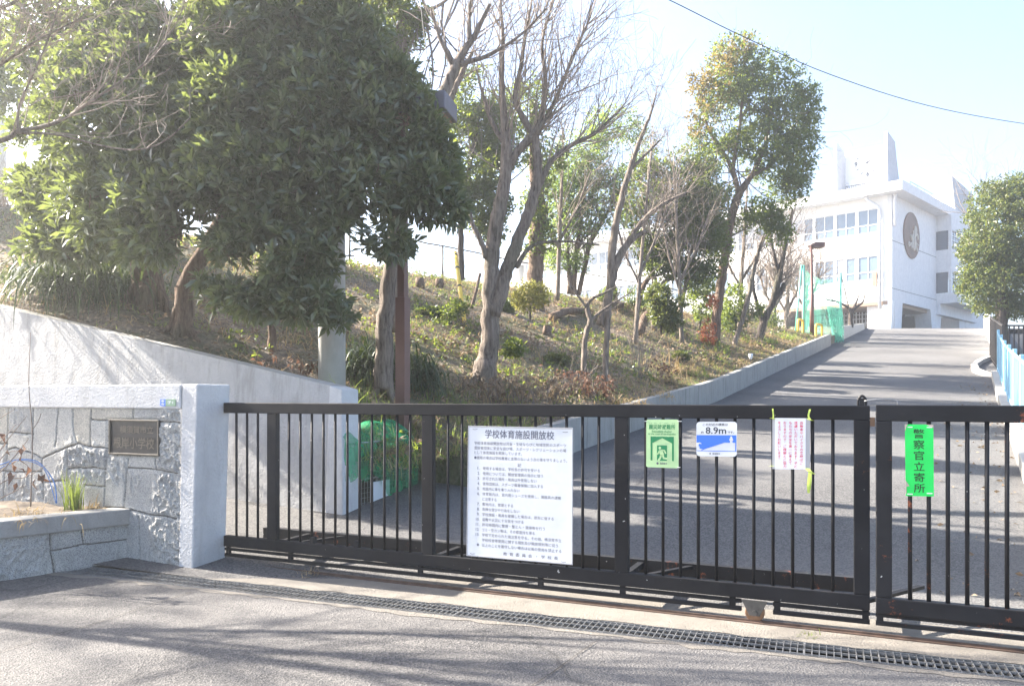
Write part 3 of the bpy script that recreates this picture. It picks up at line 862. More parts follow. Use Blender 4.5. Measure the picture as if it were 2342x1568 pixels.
for x0, y0, x1, y1 in ((0, .99, 1, 1), (0, 0, 1, .008), (0, .008, .008, .99), (.992, .008, 1, .99)):
    b.prism([t3(x0, y0, .003), t3(x1, y0, .003), t3(x1, y1, .003), t3(x0, y1, .003)], gn * .003)
b.build('rim', M['film'], nb)

# 2 evacuation sign
kx = 450 / 2342 / 1.0931; zu = lambda x: (1600 + x * .19214) / 1.0931; zv = lambda y: (1030 + y * .19214) / 1.0931
ev, t3, wd, hg, po = panel('evacuation_sign', [(zu(82), zv(95)), (zu(502), zv(95)), (zu(500), zv(728)), (zu(80), zv(712))],
    'pale green earthquake evacuation shelter sign with a running figure, on the gate', 'sign', M['lime'], .003, round_=.012)
tp = lambda x, y: t3(x, y, .002)
b = MB()
for tx, x0, x1, ya, yb, bo in (('しん', .1, .19, .065, .085, .02), ('さい', .25, .33, .065, .085, .02), ('じ', .42, .46, .065, .085, .02), ('ひなん', .57, .7, .065, .085, .02), ('じょ', .8, .89, .065, .085, .02),
        ('震災時避難所', .08, .9, .1, .205, .012)): write(b, tp, tx, x0, x1, 1 - yb, 1 - ya, bo)
write(b, tp, 'Evacuation shelter', .18, .8, 1 - .27, 1 - .222, .012); write(b, tp, 'in the case of earthquake', .07, .91, 1 - .33, 1 - .278, .012)
def arch(m):
    for poly in ([(.14, .355), (.86, .355), (.86, .51), (.5, .385), (.14, .51)], [(.14, .51), (.195, .49), (.195, .855), (.14, .855)], [(.805, .49), (.86, .51), (.86, .855), (.805, .855)], [(.34, .535), (.65, .535), (.65, .555), (.34, .555)], [(.34, .555), (.38, .555), (.38, .855), (.34, .855)], [(.38, .555), (.65, .555), (.65, .855), (.38, .855)]):
        b.add([tp(x, 1 - y) for x, y in poly], [tuple(range(len(poly)))][:1], m)
arch(0)
b.build('dark_print', M['dgreen'], po)
b = MB(); tq = lambda x, y: t3(x, 1 - y, .003)
def strokes(b, pl, w, tq=tq, asp=1.45):
    for (x0, y0), (x1, y1) in zip(pl[:-1], pl[1:]):
        dx, dy = (x1 - x0), (y1 - y0) * asp; L = math.hypot(dx, dy) + 1e-9; nx, ny = -dy / L * w, dx / L * w / asp
        ex_, ey_ = dx / L * w * .5, dy / L * w * .5 / asp
        b.add([tq(x0 - ex_ + nx, y0 - ey_ + ny), tq(x1 + ex_ + nx, y1 + ey_ + ny), tq(x1 + ex_ - nx, y1 + ey_ - ny), tq(x0 - ex_ - nx, y0 - ey_ - ny)], [(0, 1, 2, 3)])
def disc(b, x, y, r, tq=tq, asp=1.45, n=16):
    b.add([tq(x + r * math.cos(6.283 * k / n), y + r / asp * math.sin(6.283 * k / n)) for k in range(n)], [tuple(range(n))])
disc(b, .43, .59, .042)
strokes(b, [(.455, .65), (.5, .73)], .06); strokes(b, [(.43, .64), (.38, .7), (.36, .72)], .022); strokes(b, [(.48, .635), (.57, .64), (.61, .7)], .022)
strokes(b, [(.47, .74), (.44, .8), (.39, .85)], .03); strokes(b, [(.52, .74), (.55, .8), (.66, .81)], .028)
b.build('running_figure', M['lime'], po)
b = MB(); write(b, tp, '横須賀市', .43, .66, .068, .108, .02); disc(b, .36, .912, .035); b.build('city_mark', M['ink'], po)
for x0, x1, y in ((-.06, .03, .965), (.97, 1.1, .965), (.96, 1.06, .02)): MB().prism([t3(x0, y - .006, .004), t3(x1, y - .006, .004), t3(x1, y + .006, .004), t3(x0, y + .006, .004)], gn * .005).build('cable_tie', M['tie'], ev)

# 3 height above the sea
el, t3, wd, hg, po = panel('elevation_sign', [(zu(735), zv(125)), (zu(1262), zv(123)), (zu(1258), zv(578)), (zu(735), zv(568))],
    'white and blue sign reading 8.9m above a wave and standing figure, on the gate', 'sign', M['white'], .003, round_=.018)
tp = lambda x, y: t3(x, y, .002); tq = lambda x, y: t3(x, 1 - y, .002)
b = MB(); write(b, tp, 'この付近の標高は', .16, .78, .88, .96, .012); write(b, tp, '約', .115, .18, .655, .73, .012); write(b, tp, '8.9m', .23, .74, .65, .85, .012); write(b, tp, 'です。', .78, .93, .66, .73, .012)
write(b, tp, '横須賀市', .4, .59, .055, .1, .012); b.add([tp(.345 + .018 * math.cos(k * .5236), .077 + .02 * math.sin(k * .5236)) for k in range(12)], [tuple(range(12))])
b.build('lettering', M['inkd'], po)
b = MB()
poly = [(.005, .385), (.985, .385), (.985, .6), (.69, .6), (.2, .79), (.16, .8), (.1, .785), (.05, .75), (.09, .74), (.045, .69), (.07, .64), (.14, .645), (.09, .6), (.03, .6), (.005, .61)]
b.add([tq(x, y) for x, y in poly], [tuple(range(len(poly)))])
b.add([tq(x, y) for x, y in [(.005, .835), (.985, .835), (.985, .852), (.005, .852)]], [(0, 1, 2, 3)])
b.add([tq(x, y) for x, y in [(.965, .6), (.985, .6), (.985, .835), (.965, .835)]], [(0, 1, 2, 3)])
strokes(b, [(.12, .835), (.2, .79), (.69, .595)], .006, tq, .86)
b.build('blue_print', M['blue'], po)
b = MB(); tq = lambda x, y: t3(x, 1 - y, .003)
disc(b, .865, .44, .024, tq, .86); strokes(b, [(.865, .48), (.865, .53)], .03, tq, .86); strokes(b, [(.84, .475), (.825, .53)], .01, tq, .86); strokes(b, [(.89, .475), (.905, .53)], .01, tq, .86)
strokes(b, [(.85, .53), (.85, .597)], .013, tq, .86); strokes(b, [(.882, .53), (.882, .597)], .013, tq, .86)
b.build('standing_figure', M['white'], po)

# 4 laminated request in red
pn, t3, wd, hg, po = panel('laminated_notice', [(zu(1722), zv(72)), (zu(2215), zv(78)), (zu(2212), zv(742)), (zu(1720), zv(738))],
    'laminated white paper with columns of red writing, tied to the gate with yellow tape', 'notice', M['film'], .002, round_=.004)
pap = MB().prism([t3(.07, .003, .002), t3(.885, .0, .002), t3(.885, .997, .002), t3(.07, .997, .002)], gn * .0012).build('paper', M['paper'], pn)
b = MB(); tp = lambda x, y: t3(x / wd, y / hg, .003)
for i, c_ in enumerate(['自動車やバイクでの来校はご', '遠慮いただいております。子ど', 'もたちの安全を第一に考えて', 'おりますので、ご理解とご協力', 'をよろしくお願いします。']):
    writecol(b, tp, c_, (.775 - i * .146) * wd, .945 * hg, .0655 * hg, .057 * hg, .012)
b.build('lettering', M['redink'], pap)
def ribbon(pts, w, par, name='tape'):
    P = spline(pts, 4); b = MB()
    for p, q in zip(P[:-1], P[1:]): b.add([p - gx * w, q - gx * w, q + gx * w, p + gx * w, p - gx * w - gn * .002, q - gx * w - gn * .002, q + gx * w - gn * .002, p + gx * w - gn * .002], [(0, 1, 2, 3), (7, 6, 5, 4), (0, 4, 5, 1), (3, 2, 6, 7)])
    b.build(name, M['tape'], par)
ribbon([t3(.01, 1.17, -.03), t3(.01, 1.165, .0), t3(.03, 1.05, .004), t3(.02, .99, .006)], .004, pn); ribbon([t3(.99, 1.17, -.03), t3(.99, 1.165, .0), t3(.955, 1.05, .004), t3(1.0, .98, .006)], .005, pn)
ribbon([t3(-.04, .99, .006), t3(.0, 1.0, .01), t3(.06, .97, .006)], .008, pn); ribbon([t3(.95, 1.0, .006), t3(1.0, .97, .01), t3(1.08, .955, .006)], .009, pn)
ribbon([t3(-.03, .065, .004), t3(.02, .06, .008)], .012, pn)
ribbon([t3(.93, .02, .006), t3(1., -.04, .012), t3(1.1, -.09, .006)], .012, pn); ribbon([t3(1.0, -.03, .01), t3(.97, -.2, .012), t3(.96, -.33, .016), t3(.975, -.46, .01)], .007, pn); ribbon([t3(1.01, -.03, .01), t3(1.02, -.2, .014), t3(.99, -.4, .012)], .006, pn)

# 5 police call-in plate on the second leaf
zx = lambda x: (2000 + x * .47822) / 1.0931; zy = lambda y: (950 + y * .47832) / 1.0931
pp, t3, wd, hg, po = panel('police_notice', [(zx(548), zy(230)), (zx(697), zy(232)), (zx(700), zy(607)), (zx(553), zy(604))],
    'bright green upright police notice with six large black characters, on the right-hand gate', 'sign', M['neon'], .003, y=-.026)
b = MB(); tp = lambda x, y: t3(x / wd, y / hg, .002)
writecol(b, tp, '警察官立寄所', .49 * wd, .965 * hg, .152 * hg, .128 * hg, .006)
b.build('lettering', M['neonink'], po)
b = MB()
for x0, x1, y0, y1 in ((.1, .27, .955, .968), (.77, .95, .955, .968), (.05, .25, .02, .035), (.75, .95, .035, .05)): b.prism([t3(x0, y0, .003), t3(x1, y0, .003), t3(x1, y1, .003), t3(x0, y1, .003)], gn * .002)
b.build('tape_strips', M['tie'], pp)
b = MB()
for poly in ([(0, .9), (.06, .97), (.1, 1), (0, 1)], [(.75, 1), (1, 1), (1, .955), (.9, .97)], [(0, .02), (.03, .05), (.03, .13), (.14, .14), (.1, .16), (0, .22)]): b.prism([t3(x, y, .0025) for x, y in poly], gn * .002)
b.build('torn_edge', m_plain('sun_bleached_sheet', (.5, .42, .36), .7), pp)

# ------------------------------------------------------------------ school building
CB = np.array([26.7, 56.0]); fa = np.array([-.7145, .6996]); fe = np.array([.6996, .7145]); ZG = 5.88
fa3, fe3 = np.array([*fa, 0]), np.array([*fe, 0])
def B(s, t, z): return np.array([*(CB + s * fa + t * fe), z])
LB = 37.0
sb = thing('school_building', B(LB / 2, 5, ZG), 'long white school building on raised legs with a clock tower and a round bronze medallion', 'building')
b = MB()
def slab(s0, s1, t0, t1, z0, z1, m=0): b.box(B(s0, t0, z0), fa3 * (s1 - s0), fe3 * (t1 - t0), gz * (z1 - z0), m)
ZS, ZR = 8.05, 15.5
slab(.3, LB, 0, .3, ZS, 9.62); slab(.3, LB, 0, .3, 11.36, 12.98); slab(.3, LB, 0, .3, 14.72, ZR)          # bands of the long front
slab(.3, .93, 0, .3, 9.62, 11.36); slab(.3, .93, 0, .3, 12.98, 14.72)
slab(.3, LB, 9.4, 9.7, ZS, ZR); slab(LB - .3, LB, .3, 9.4, ZS, ZR)
b.build('front_wall', M['plaster'], sb)
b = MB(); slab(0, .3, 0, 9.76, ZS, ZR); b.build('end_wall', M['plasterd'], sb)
b = MB()
for z in (8.9, 12.26): slab(-.012, 0, 0, 9.76, z, z + .035)
b.build('wall_joint', M['clockink'], sb)
b = MB(); slab(-1.0, LB + 1, -1.0, 12, ZR, ZR + .66); b.build('roof_slab', M['plasterd'], sb)
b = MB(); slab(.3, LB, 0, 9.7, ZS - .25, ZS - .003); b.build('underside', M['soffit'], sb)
b = MB()
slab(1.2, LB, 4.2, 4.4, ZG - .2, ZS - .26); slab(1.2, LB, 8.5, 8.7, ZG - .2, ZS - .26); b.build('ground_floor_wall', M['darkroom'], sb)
# lattice block screen under the building
b = MB()
for i in range(9):
    for j in range(6):
        s, z = 2.6 + i * .46, ZG + j * .34
        b.box(B(s, 4.0, z), fa3 * .46, fe3 * .1, gz * .05); b.box(B(s, 4.0, z + .05), fa3 * .07, fe3 * .1, gz * .29); b.box(B(s + .23, 4.02, z + .05), fa3 * .04, fe3 * .06, gz * .29)
b.build('block_screen', M['plasterd'], sb)
for name, s0, s1, sa_, sb2 in (('column', .0, .62, .1, .6), ('column', 8.0, 8.6, 8.05, 8.55), ('column', 16., 16.6, 16.05, 16.55), ('column', 24., 24.6, 24.05, 24.55), ('column', 32., 32.6, 32.05, 32.55)):
    MB().prism([B(s0, .02, ZS), B(s1, .02, ZS), B(sb2, .02, ZG - .3), B(sa_, .02, ZG - .3)], fe3 * .5).build('column', M['plaster'], sb)
for t0, t1, b0, b1 in ((.52, 2.2, .6, 1.85), (8.4, 11.1, 9.0, 10.7), (15.8, 17.6, 16.2, 17.4)):
    MB().prism([B(.004, t0, ZS), B(.004, t1, ZS), B(.004, b1, ZG - .3), B(.004, b0, ZG - .3)], fa3 * 1.9).build('end_leg', M['plasterd'], sb)
# windows: one bay, copied along both storeys
def bay(kind):
    w0, z0, wd, hg = .95, 0, 1.36, 1.72
    o = B(.95, .06, 9.63)
    b = MB()
    def bx(s, z, ws, hs, t=0, d=.08): b.box(B(.95 + s, .06 + t, 9.63 + z), fa3 * ws, fe3 * d, gz * hs)
    for s in (-.02, .66, 1.35): bx(s, 0, .055, 1.72)
    for z in (0, .55, 1.665): bx(.035, z, .625, .055, .004); bx(.715, z, .635, .055, .004)
    fr = b.build('window', M['frame'], sb)
    b = MB(); k = 0
    for i, s in enumerate((.035, .715)):
        for j, (z, h) in enumerate(((.055, .495), (.605, 1.06))):
            q = [B(.95 + s, .1, 9.63 + z), B(.95 + s + .63, .1, 9.63 + z), B(.95 + s + .63, .1, 9.63 + z + h), B(.95 + s, .1, 9.63 + z + h)]
            b.prism(q, fe3 * .01, (1 if (kind == 1 or (kind == 2 and i == 1) or (kind == 3 and j == 1 and i == 0)) else 0))
    b.build('pane', [M['glass'], M['curtain']], fr)
    return fr
bays = [bay(k) for k in range(4)]
pat = [1, 3, 0, 2, 3, 0, 0, 2, 1, 0, 3]
first = {}
for row in (0, 1):
    for i in range(22):
        k = pat[(i * 3 + row * 5) % 11]
        d = fa3 * (1.58 * i) + gz * (3.36 * row)
        if k not in first: first[k] = 1; o = bays[k]
        else:
            o = link(bays[k].copy()); o.parent = sb
            for ch in bays[k].children:
                c = link(ch.copy()); c.parent = o
        o.location = d.tolist()
pier = MB().box(B(.95 - .18 + 1.58, .03, 9.62), fa3 * .17, fe3 * .2, gz * 1.74).build('window_pier', M['plaster'], sb)
for row in (0, 1):
    for i in range(22):
        if row == i == 0: continue
        o = link(pier.copy()); o.parent = sb; o.location = (fa3 * (1.58 * i) + gz * (3.36 * row)).tolist()
# rain pipes at the corner
for s, e in ((.75, 1), (-.16, 0)):
    P = [B(s + .9 * e - .1, -.55 + .5 * (1 - e), ZR - .03), B(s + .75 * e - .1, -.5 + .4 * (1 - e), ZR - .3), B(s + .1 * e, -.2 + .2 * (1 - e), ZR - .8), B(s, -.16 + .3 * (1 - e), ZR - 1.4)]
    P = list(spline(P, 4)) + [B(s, -.16 + .3 * (1 - e), ZR - (8 if e else 2.2))]
    MB().tube(P, .11, 8).build('rain_pipe', M['plasterd'], sb, True)
MB().box(B(1.0, -.12, 9.2), fa3 * .3, fe3 * .12, gz * 1.0).build('wall_box', M['soffit'], sb)
# medallion with relief
mc = (3.9, 13.15); mr = 1.7
pts = [B(-.012, mc[0] + mr * math.cos(6.2832 * k / 48), mc[1] + mr * math.sin(6.2832 * k / 48)) for k in range(48)]
md = MB().prism(pts, -fa3 * .09).build('medallion', M['medal'], sb, bevel=.03)
b = MB()
def rel(pl, w):
    b.tube(spline([B(-.14, mc[0] + x, mc[1] + y) for x, y in pl], 4), w, 6)
rel([(.5, .75), (.45, .2), (.4, -.5), (.25, -1.1)], .09); rel([(.5, .75), (.75, .5), (.7, .1), (.55, .1)], .07); rel([(.45, .1), (.95, .2), (1.1, -.15)], .07); rel([(.5, -.3), (.8, -.9), (.95, -1.05)], .08); rel([(.75, -.5), (1.25, -.6)], .06)
rel([(-.1, .1), (-.05, -.4), (-.25, -1.0)], .085); rel([(-.45, -.05), (-.1, -.35), (.2, -.1)], .07); rel([(-.3, -.6), (-.55, -.75)], .06); rel([(-.15, -.6), (.1, -1.05)], .075); rel([(.1, .4), (.15, .0)], .05)
rel([(-.9, -.75), (-.75, -.6), (-.6, -.75), (-.75, -.9), (-.9, -.78)], .06)
b.build('relief_figures', M['relief'], md, True)
# clock tower: two leaning fins with the dial wall between them
ZT2 = ZR + .66
for s in (.18, 3.75):
    MB().prism([B(s, -.3, ZT2), B(s, 2.25, ZT2), B(s, 1.15, ZT2 + 3.35), B(s, -.3, ZT2 + 3.75)], fa3 * .22).build('clock_fin', M['fin'], sb)
b = MB(); slab(.4, 3.75, 1.3, 1.55, ZT2 + .95, ZT2 + 3.35); dw = b.build('dial_wall', M['plaster'], sb)
b = MB(); slab(.9, 3.3, .9, 1.28, ZT2 + .55, ZT2 + 1.1); b.build('dial_ledge', M['plaster'], sb)
cc = (2.12, ZT2 + 2.3)
tpc = lambda x, z: B(cc[0] - x, 1.28, cc[1] + z)
for h in range(12):
    an = math.pi / 2 - h * math.pi / 6; b = MB()
    x, z = .85 * math.cos(an), .85 * math.sin(an)
    if h % 3 == 0:
        write(b, tpc, {0: '12', 3: '3', 6: '6', 9: '9'}[h], x - (.17 if h == 0 else .1), x + (.17 if h == 0 else .1), z - .17, z + .17, .02)
    else:
        dx, dz = math.cos(an), math.sin(an)
        b.add([tpc(x * .88 - dz * .025, z * .88 + dx * .025), tpc(x * .88 + dz * .025, z * .88 - dx * .025), tpc(x * 1.1 + dz * .025, z * 1.1 - dx * .025), tpc(x * 1.1 - dz * .025, z * 1.1 + dx * .025)], [(0, 1, 2, 3)])
    b.build('clock_numeral', M['clockink'], dw)
for an, L, w, nm in ((R(62), .75, .025, 'minute_hand'), (R(32), .5, .04, 'hour_hand')):
    dx, dz = math.cos(an), math.sin(an); b = MB()
    b.prism([B(cc[0] - x, 1.27, cc[1] + z) for x, z in ((-dx * .12 - dz * w, -dz * .12 + dx * w), (-dx * .12 + dz * w, -dz * .12 - dx * w), (dx * L + dz * w * .4, dz * L - dx * w * .4), (dx * L - dz * w * .4, dz * L + dx * w * .4))], -fe3 * .03)
    b.build(nm, M['clockink'], dw)
b = MB(); b.box(B(.95, .3, ZT2 + .5), fa3 * 2.4, fe3 * .05, gz * .05)
for i in range(17): b.box(B(.95 + i * .149, .31, ZT2), fa3 * .03, fe3 * .03, gz * .5)
b.build('roof_railing', M['fencepost'], sb)
b = MB(); b.tube([B(-.9, 1.0, ZT2 + .25), B(-.9, 11.5, ZT2 + .25)], .02, 6)
for i in range(8): b.tube([B(-.9, 1 + i * 1.5, ZT2), B(-.9, 1 + i * 1.5, ZT2 + .25)], .015, 5)
b.build('roof_edge_pipe', M['fencepost'], sb)
# stair tower beyond the end wall
TW = -1.1
b = MB()
slab(TW, .3, 9.76, 18.5, 14.3, ZR); slab(TW, .3, 9.76, 18.5, 11.05, 12.8); slab(TW - .45, .3, 9.76, 18.5, 8.6, 9.4)
for t in (9.76, 12.6, 15.5, 18.2): slab(TW + .02, TW + .22, t, t + .3, 12.8, 14.3); slab(TW + .02, TW + .22, t, t + .3, 9.4, 11.05)
slab(-.3, .3, 9.78, 20, 7.75, 8.6); slab(-.02, .3, 17.6, 26, ZG - .3, 7.75); slab(-.02, .3, 18.6, 26, 7.75, ZR)
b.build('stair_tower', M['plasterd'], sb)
for z0, z1 in ((12.82, 14.28), (9.42, 11.03)):
    b = MB(); slab(TW + .1, TW + .13, 10.08, 12.58, z0, z1); slab(TW + .1, TW + .13, 12.92, 15.48, z0, z1); slab(TW + .1, TW + .13, 15.82, 18.18, z0, z1); slab(TW + .26, .29, 9.80, 9.83, z0, z1)
    b.build('tower_glass', M['darkglass'], sb)
b = MB()
for z0, z1 in ((12.8, 14.3), (9.4, 11.05)):
    for t in (10.7, 11.35, 12.0, 13.5, 14.2, 14.9, 16.4, 17.1, 17.7): slab(TW + .06, TW + .1, t, t + .06, z0, z1)
    for z in ((z0 + z1) / 2, z1 - .4): slab(TW + .055, TW + .09, 10.06, 12.6, z, z + .06); slab(TW + .055, TW + .09, 12.9, 15.5, z, z + .06); slab(TW + .055, TW + .09, 15.8, 18.2, z, z + .06)
b.build('tower_window_frame', M['frame'], sb)
b = MB(); slab(-1.0, LB, 12.0, 27, ZR + .004, ZR + .66); b.build('roof_slab', M['plasterd'], sb)
MB().prism([B(-.7, 12.3, ZT2), B(-.7, 18.0, ZT2), B(-.7, 17.0, ZT2 + 2.3), B(-.7, 11.3, ZT2 + 2.75)], fa3 * .3).build('roof_fin', M['fin'], sb)
b = MB(); slab(-.4, 8, 12.5, 17, ZT2, ZT2 + 1.7); b.build('roof_house', M['plaster'], sb)
MB().prism([B(TW - .47, 14.6, 9.2), B(TW - .47, 15.6, 9.2), B(TW - .47, 15.1, 8.8)], -fa3 * .03).build('tower_emblem', M['clockink'], sb)

# lower building with a beige roof edge, far left
lb = thing('gymnasium', [-1, 84, ZG], 'low pale building with a beige roof edge far off behind the ridge fence', 'building')
b = MB(); o = np.array([-6.0, 88, ZG]); ex3 = np.array([.93, -.36, 0]); ey3 = np.array([.36, .93, 0])
b.box(o, ex3 * 7.5, ey3 * 8, gz * 7.0); b.build('wall', M['plaster'], lb)
b = MB(); b.prism([o + gz * 7 - ex3 * .4 - ey3 * .4, o + gz * 7 + ex3 * 7.9 - ey3 * .4, o + gz * 7.7 + ex3 * 7.9 - ey3 * .2, o + gz * 7.7 - ex3 * .4 - ey3 * .2], ey3 * 8.8); b.build('roof', m_plain('beige_roof', (.55, .5, .42), .7), lb)
b = MB()
for i in range(3): b.box(o + ex3 * (1 + 2.2 * i) - ey3 * .05 + gz * 3.6, ex3 * 1.2, ey3 * .06, gz * 2)
b.build('window', M['glass'], lb)

# ------------------------------------------------------------------ fences
def at_ground(x, y): return np.array([x, y, float(bank_z(x, y))])
fz = [K0 + a * rd + d * ld for a, d in ((9, 10.3), (12, 9.6), (15, 8.8), (18, 7.8), (21, 6.8), (24, 5.8), (26.5, 5.0), (28.5, 4.4))]
fz = [fz[0] + np.array([-14, 4.5]), fz[0] + np.array([-7, 2.2])] + fz
yf = thing('chain_link_fence', at_ground(*fz[5]), 'thin chain link fence with dark posts running along the top of the bank', 'fence')
P = spline([[*p, 0] for p in fz], 5)[:, :2]; G3 = [np.array([*p, float(bank_z(*p))]) for p in P]
hF = 1.35
for i in range(0, len(G3), 3):
    MB().tube([G3[i] - gz * .2, G3[i] + gz * hF], .03, 8).build('post', M['fencepost'], yf, True)
b = MB(); b.tube([p + gz * hF for p in G3], .022, 6); b.tube([p + gz * .06 for p in G3], .018, 6); b.build('rail', M['fencepost'], yf, True)
b = MB()
for p, q in zip(G3[:-1], G3[1:]):
    L = np.linalg.norm(q - p); n = max(3, int(L / .13))
    for i in range(n):
        for sg in (1, -1):
            x0 = i / n; dx = (hF - .06) * .55 / L
            a0 = p + (q - p) * x0 + gz * .06; a1 = p + (q - p) * min(1.2, max(-.2, x0 + sg * dx)) + gz * hF
            b.tube([a0, a1], .0022, 3, cap=False)
b.build('mesh', M['fencewire'], yf)
rp = MB().tube([foot(1212, 25.5) - gz * .2, foot(1212, 25.5) + gz * 2.4], .035, 8)
props(rp.build('red_pole', M['redpost'], smooth=True), 'thin red pole standing behind the ridge fence beside a thick trunk', 'pole')

def kerb_pt(Y, off, dz=0): return np.array([float(XL(Y)) + 6.0 + off, Y, float(zr(Y)) + dz])
bf = thing('light_blue_fence', kerb_pt(14, .15), 'light blue steel fence with narrow uprights on the right-hand road kerb', 'fence')
Ys = np.linspace(4.5, 21.0, 10)
for Y in Ys:
    p = kerb_pt(Y, .16, .165); MB().box(p - np.array([.03, .03, 0]), gx * .06, gn * .06, gz * 1.12).build('post', M['lightblue'], bf, bevel=.006)
for y0, y1 in zip(Ys[:-1], Ys[1:]):
    b = MB(); p, q = kerb_pt(y0, .16, .165), kerb_pt(y1, .16, .165); d = (q - p); L = np.linalg.norm(d); d /= L; nx = np.array([.868, -.4965, 0])
    for z in (.1, 1.02): b.box(p + gz * z + d * .04 - nx * .015, d * (L - .08), nx * .03, gz * .035)
    n = int(L / .06)
    for i in range(1, n): b.box(p + gz * .135 + d * (.04 + (L - .08) * i / n), d * .012, nx * .01, gz * .885)
    b.build('fence_panel', M['lightblue'], bf)

kf = thing('black_fence', kerb_pt(21.6, .35), 'dark brown upright-bar fence turning the corner behind the light blue one', 'fence')
def pickets(P0, P1, h, name):
    d = P1 - P0; L = np.linalg.norm(d); d = d / L; n = int(L / .11); b = MB()
    nrm = np.cross(d, gz); nrm /= np.linalg.norm(nrm)
    b.box(P0 + gz * h - nrm * .025, d * L, nrm * .05, gz * .04); b.box(P0 + gz * .08 - nrm * .02, d * L, nrm * .04, gz * .03)
    for i in range(n + 1): b.box(P0 + d * (L * i / n) - nrm * .012 + gz * .0, d * .03, nrm * .025, gz * (h + .0))
    b.build(name, M['darkfence'], kf)
c0 = kerb_pt(21.55, .32, -.02); pickets(kerb_pt(26.1, .1, 0), c0, 1.36, 'picket_panel')
pickets(c0 + gx * .03, np.array([c0[0] + 7, c0[1] - 2.0, c0[2] - .2]), 1.36, 'picket_panel')

# ------------------------------------------------------------------ green netting frame and yellow hoops at the top of the road
ng = thing('net_frame', at(1880, 772, 33), 'sea green ball-stop net hung between two tall posts at the top of the slope', 'net frame')
pr0 = np.array([13.82, 33.5, 3.62]); pl0 = np.array([11.75, 32.1, 3.7])
for p, n in ((pr0, 'post'), (pl0, 'post')): MB().tube([p - gz * .3, p + gz * 2.9], .05, 10).build(n, M['greensteel'], ng, True)
MB().tube([at(1923, 626, 33.5), at(1951, 744, 34.2)], .025, 8).build('brace', M['fencepost'], ng, True)
MB().tube([at(1833, 606, 32.1), at(1819, 768, 31.6)], .04, 8).build('brace', M['greensteel'], ng, True)
nu, nv = 46, 40
P = np.zeros((nv, nu, 3))
for i in range(nv):
    for j in range(nu):
        x, z = j / (nu - 1), i / (nv - 1)
        p = pl0 * (1 - x) + pr0 * x
        fold = .05 * math.sin(x * 60 + z * 3) * (1 - z) * (x > .3) + .03 * math.sin(x * 23)
        P[i, j] = p + gz * (z * (2.75 - .25 * math.sin(math.pi * x)) - .02) + np.array([.5, -.87, 0]) * fold
f = grid_faces(nv, nu)
fin('net', P.reshape(-1, 3), f, M['netthin'], ng, True)
P2 = np.zeros((24, 30, 3))
for i in range(24):
    for j in range(30):
        x, z = .55 + .43 * j / 29, i / 23 * .5
        xx = x + (.86 - x) * .35 * (1 - z * 2)
        p = pl0 * (1 - xx) + pr0 * xx
        P2[i, j] = p + gz * (z * 2.75 - .12 * (1 - z * 2)) + np.array([.5, -.87, 0]) * (.12 + .06 * math.sin(j * 1.6 + z * 4) + .12 * (1 - 2 * z))
fin('gathered_net', P2.reshape(-1, 3), grid_faces(24, 30), M['netfold'], ng, True)

def hoop(u, Y, w, h, label):
    p = foot(u, Y); d = np.array([.8, .6, 0])
    P = [p - d * w / 2 - gz * .1, p - d * w / 2 + gz * (h - .08), p - d * (w / 2 - .08) + gz * h, p + d * (w / 2 - .08) + gz * h, p + d * w / 2 + gz * (h - .08), p + d * w / 2 - gz * .1]
    return props(MB().tube(spline(P, 4), .045, 10).build('barrier_hoop', M['yellow'], smooth=True), label, 'barrier', 'yellow hoops at the top of the slope')
hoop(1831, 31.3, .32, .5, 'small yellow hoop barrier left of the brown lamp post'); hoop(1873, 31.2, .4, .48, 'yellow hoop barrier right of the brown lamp post, before the green net')

# ------------------------------------------------------------------ lamp posts, poles, wires
lp = thing('street_lamp', foot(921, 9.0), 'brown square lamp post with a stepped column and a flat box head, behind the gate', 'street lamp')
o = foot(921, 9.0); th = R(-24); ax = np.array([math.cos(th), math.sin(th), 0]); ay = np.array([-ax[1], ax[0], 0])
MB().box(o - (ax + ay) * .062 - gz * .2, ax * .124, ay * .124, gz * (2.45 - o[2] + .2)).build('column_base', M['brownsteel'], lp, bevel=.006)
MB().box(o - (ax + ay) * .045 + gz * (2.45 - o[2]), ax * .09, ay * .09, gz * 2.0).build('column', M['brownsteel'], lp, bevel=.005)
hc = o * [1, 1, 0] + gz * 4.46
hx = np.array([math.cos(R(-12)), math.sin(R(-12)), 0]); hy = np.array([-hx[1], hx[0], 0])
MB().box(hc - hx * .25 - hy * .25, hx * .82, hy * .5, gz * .2).build('lamp_head', M['lampsteel'], lp, bevel=.012)
MB().box(hc - hx * .2 - hy * .2 - gz * .012, hx * .72, hy * .4, gz * .014).build('diffuser', M['soffit'], lp)
l2 = thing('street_lamp', foot(1857, 31.5), 'slim brown lamp post with a small angular head at the top of the slope', 'street lamp')
o = foot(1857, 31.5); zt = at(1857, 560, 31.5)[2]
MB().tube([o - gz * .2, [o[0], o[1], o[2] + 1.6], [o[0], o[1], o[2] + 1.62], [o[0] - .03, o[1], zt]], [.085, .08, .06, .05], 10).build('column', M['brownsteel'], l2, True)
b = MB(); q = [[o[0] - .1, 31.4, zt - .02], [o[0] + .12, 31.4, zt + .1], [o[0] + .5, 31.4, zt + .1], [o[0] + .48, 31.4, zt - .1], [o[0] + .05, 31.4, zt - .12]]
b.prism(q, np.array([0, .34, 0])); b.build('lamp_head', M['brownsteel'], l2, bevel=.02)

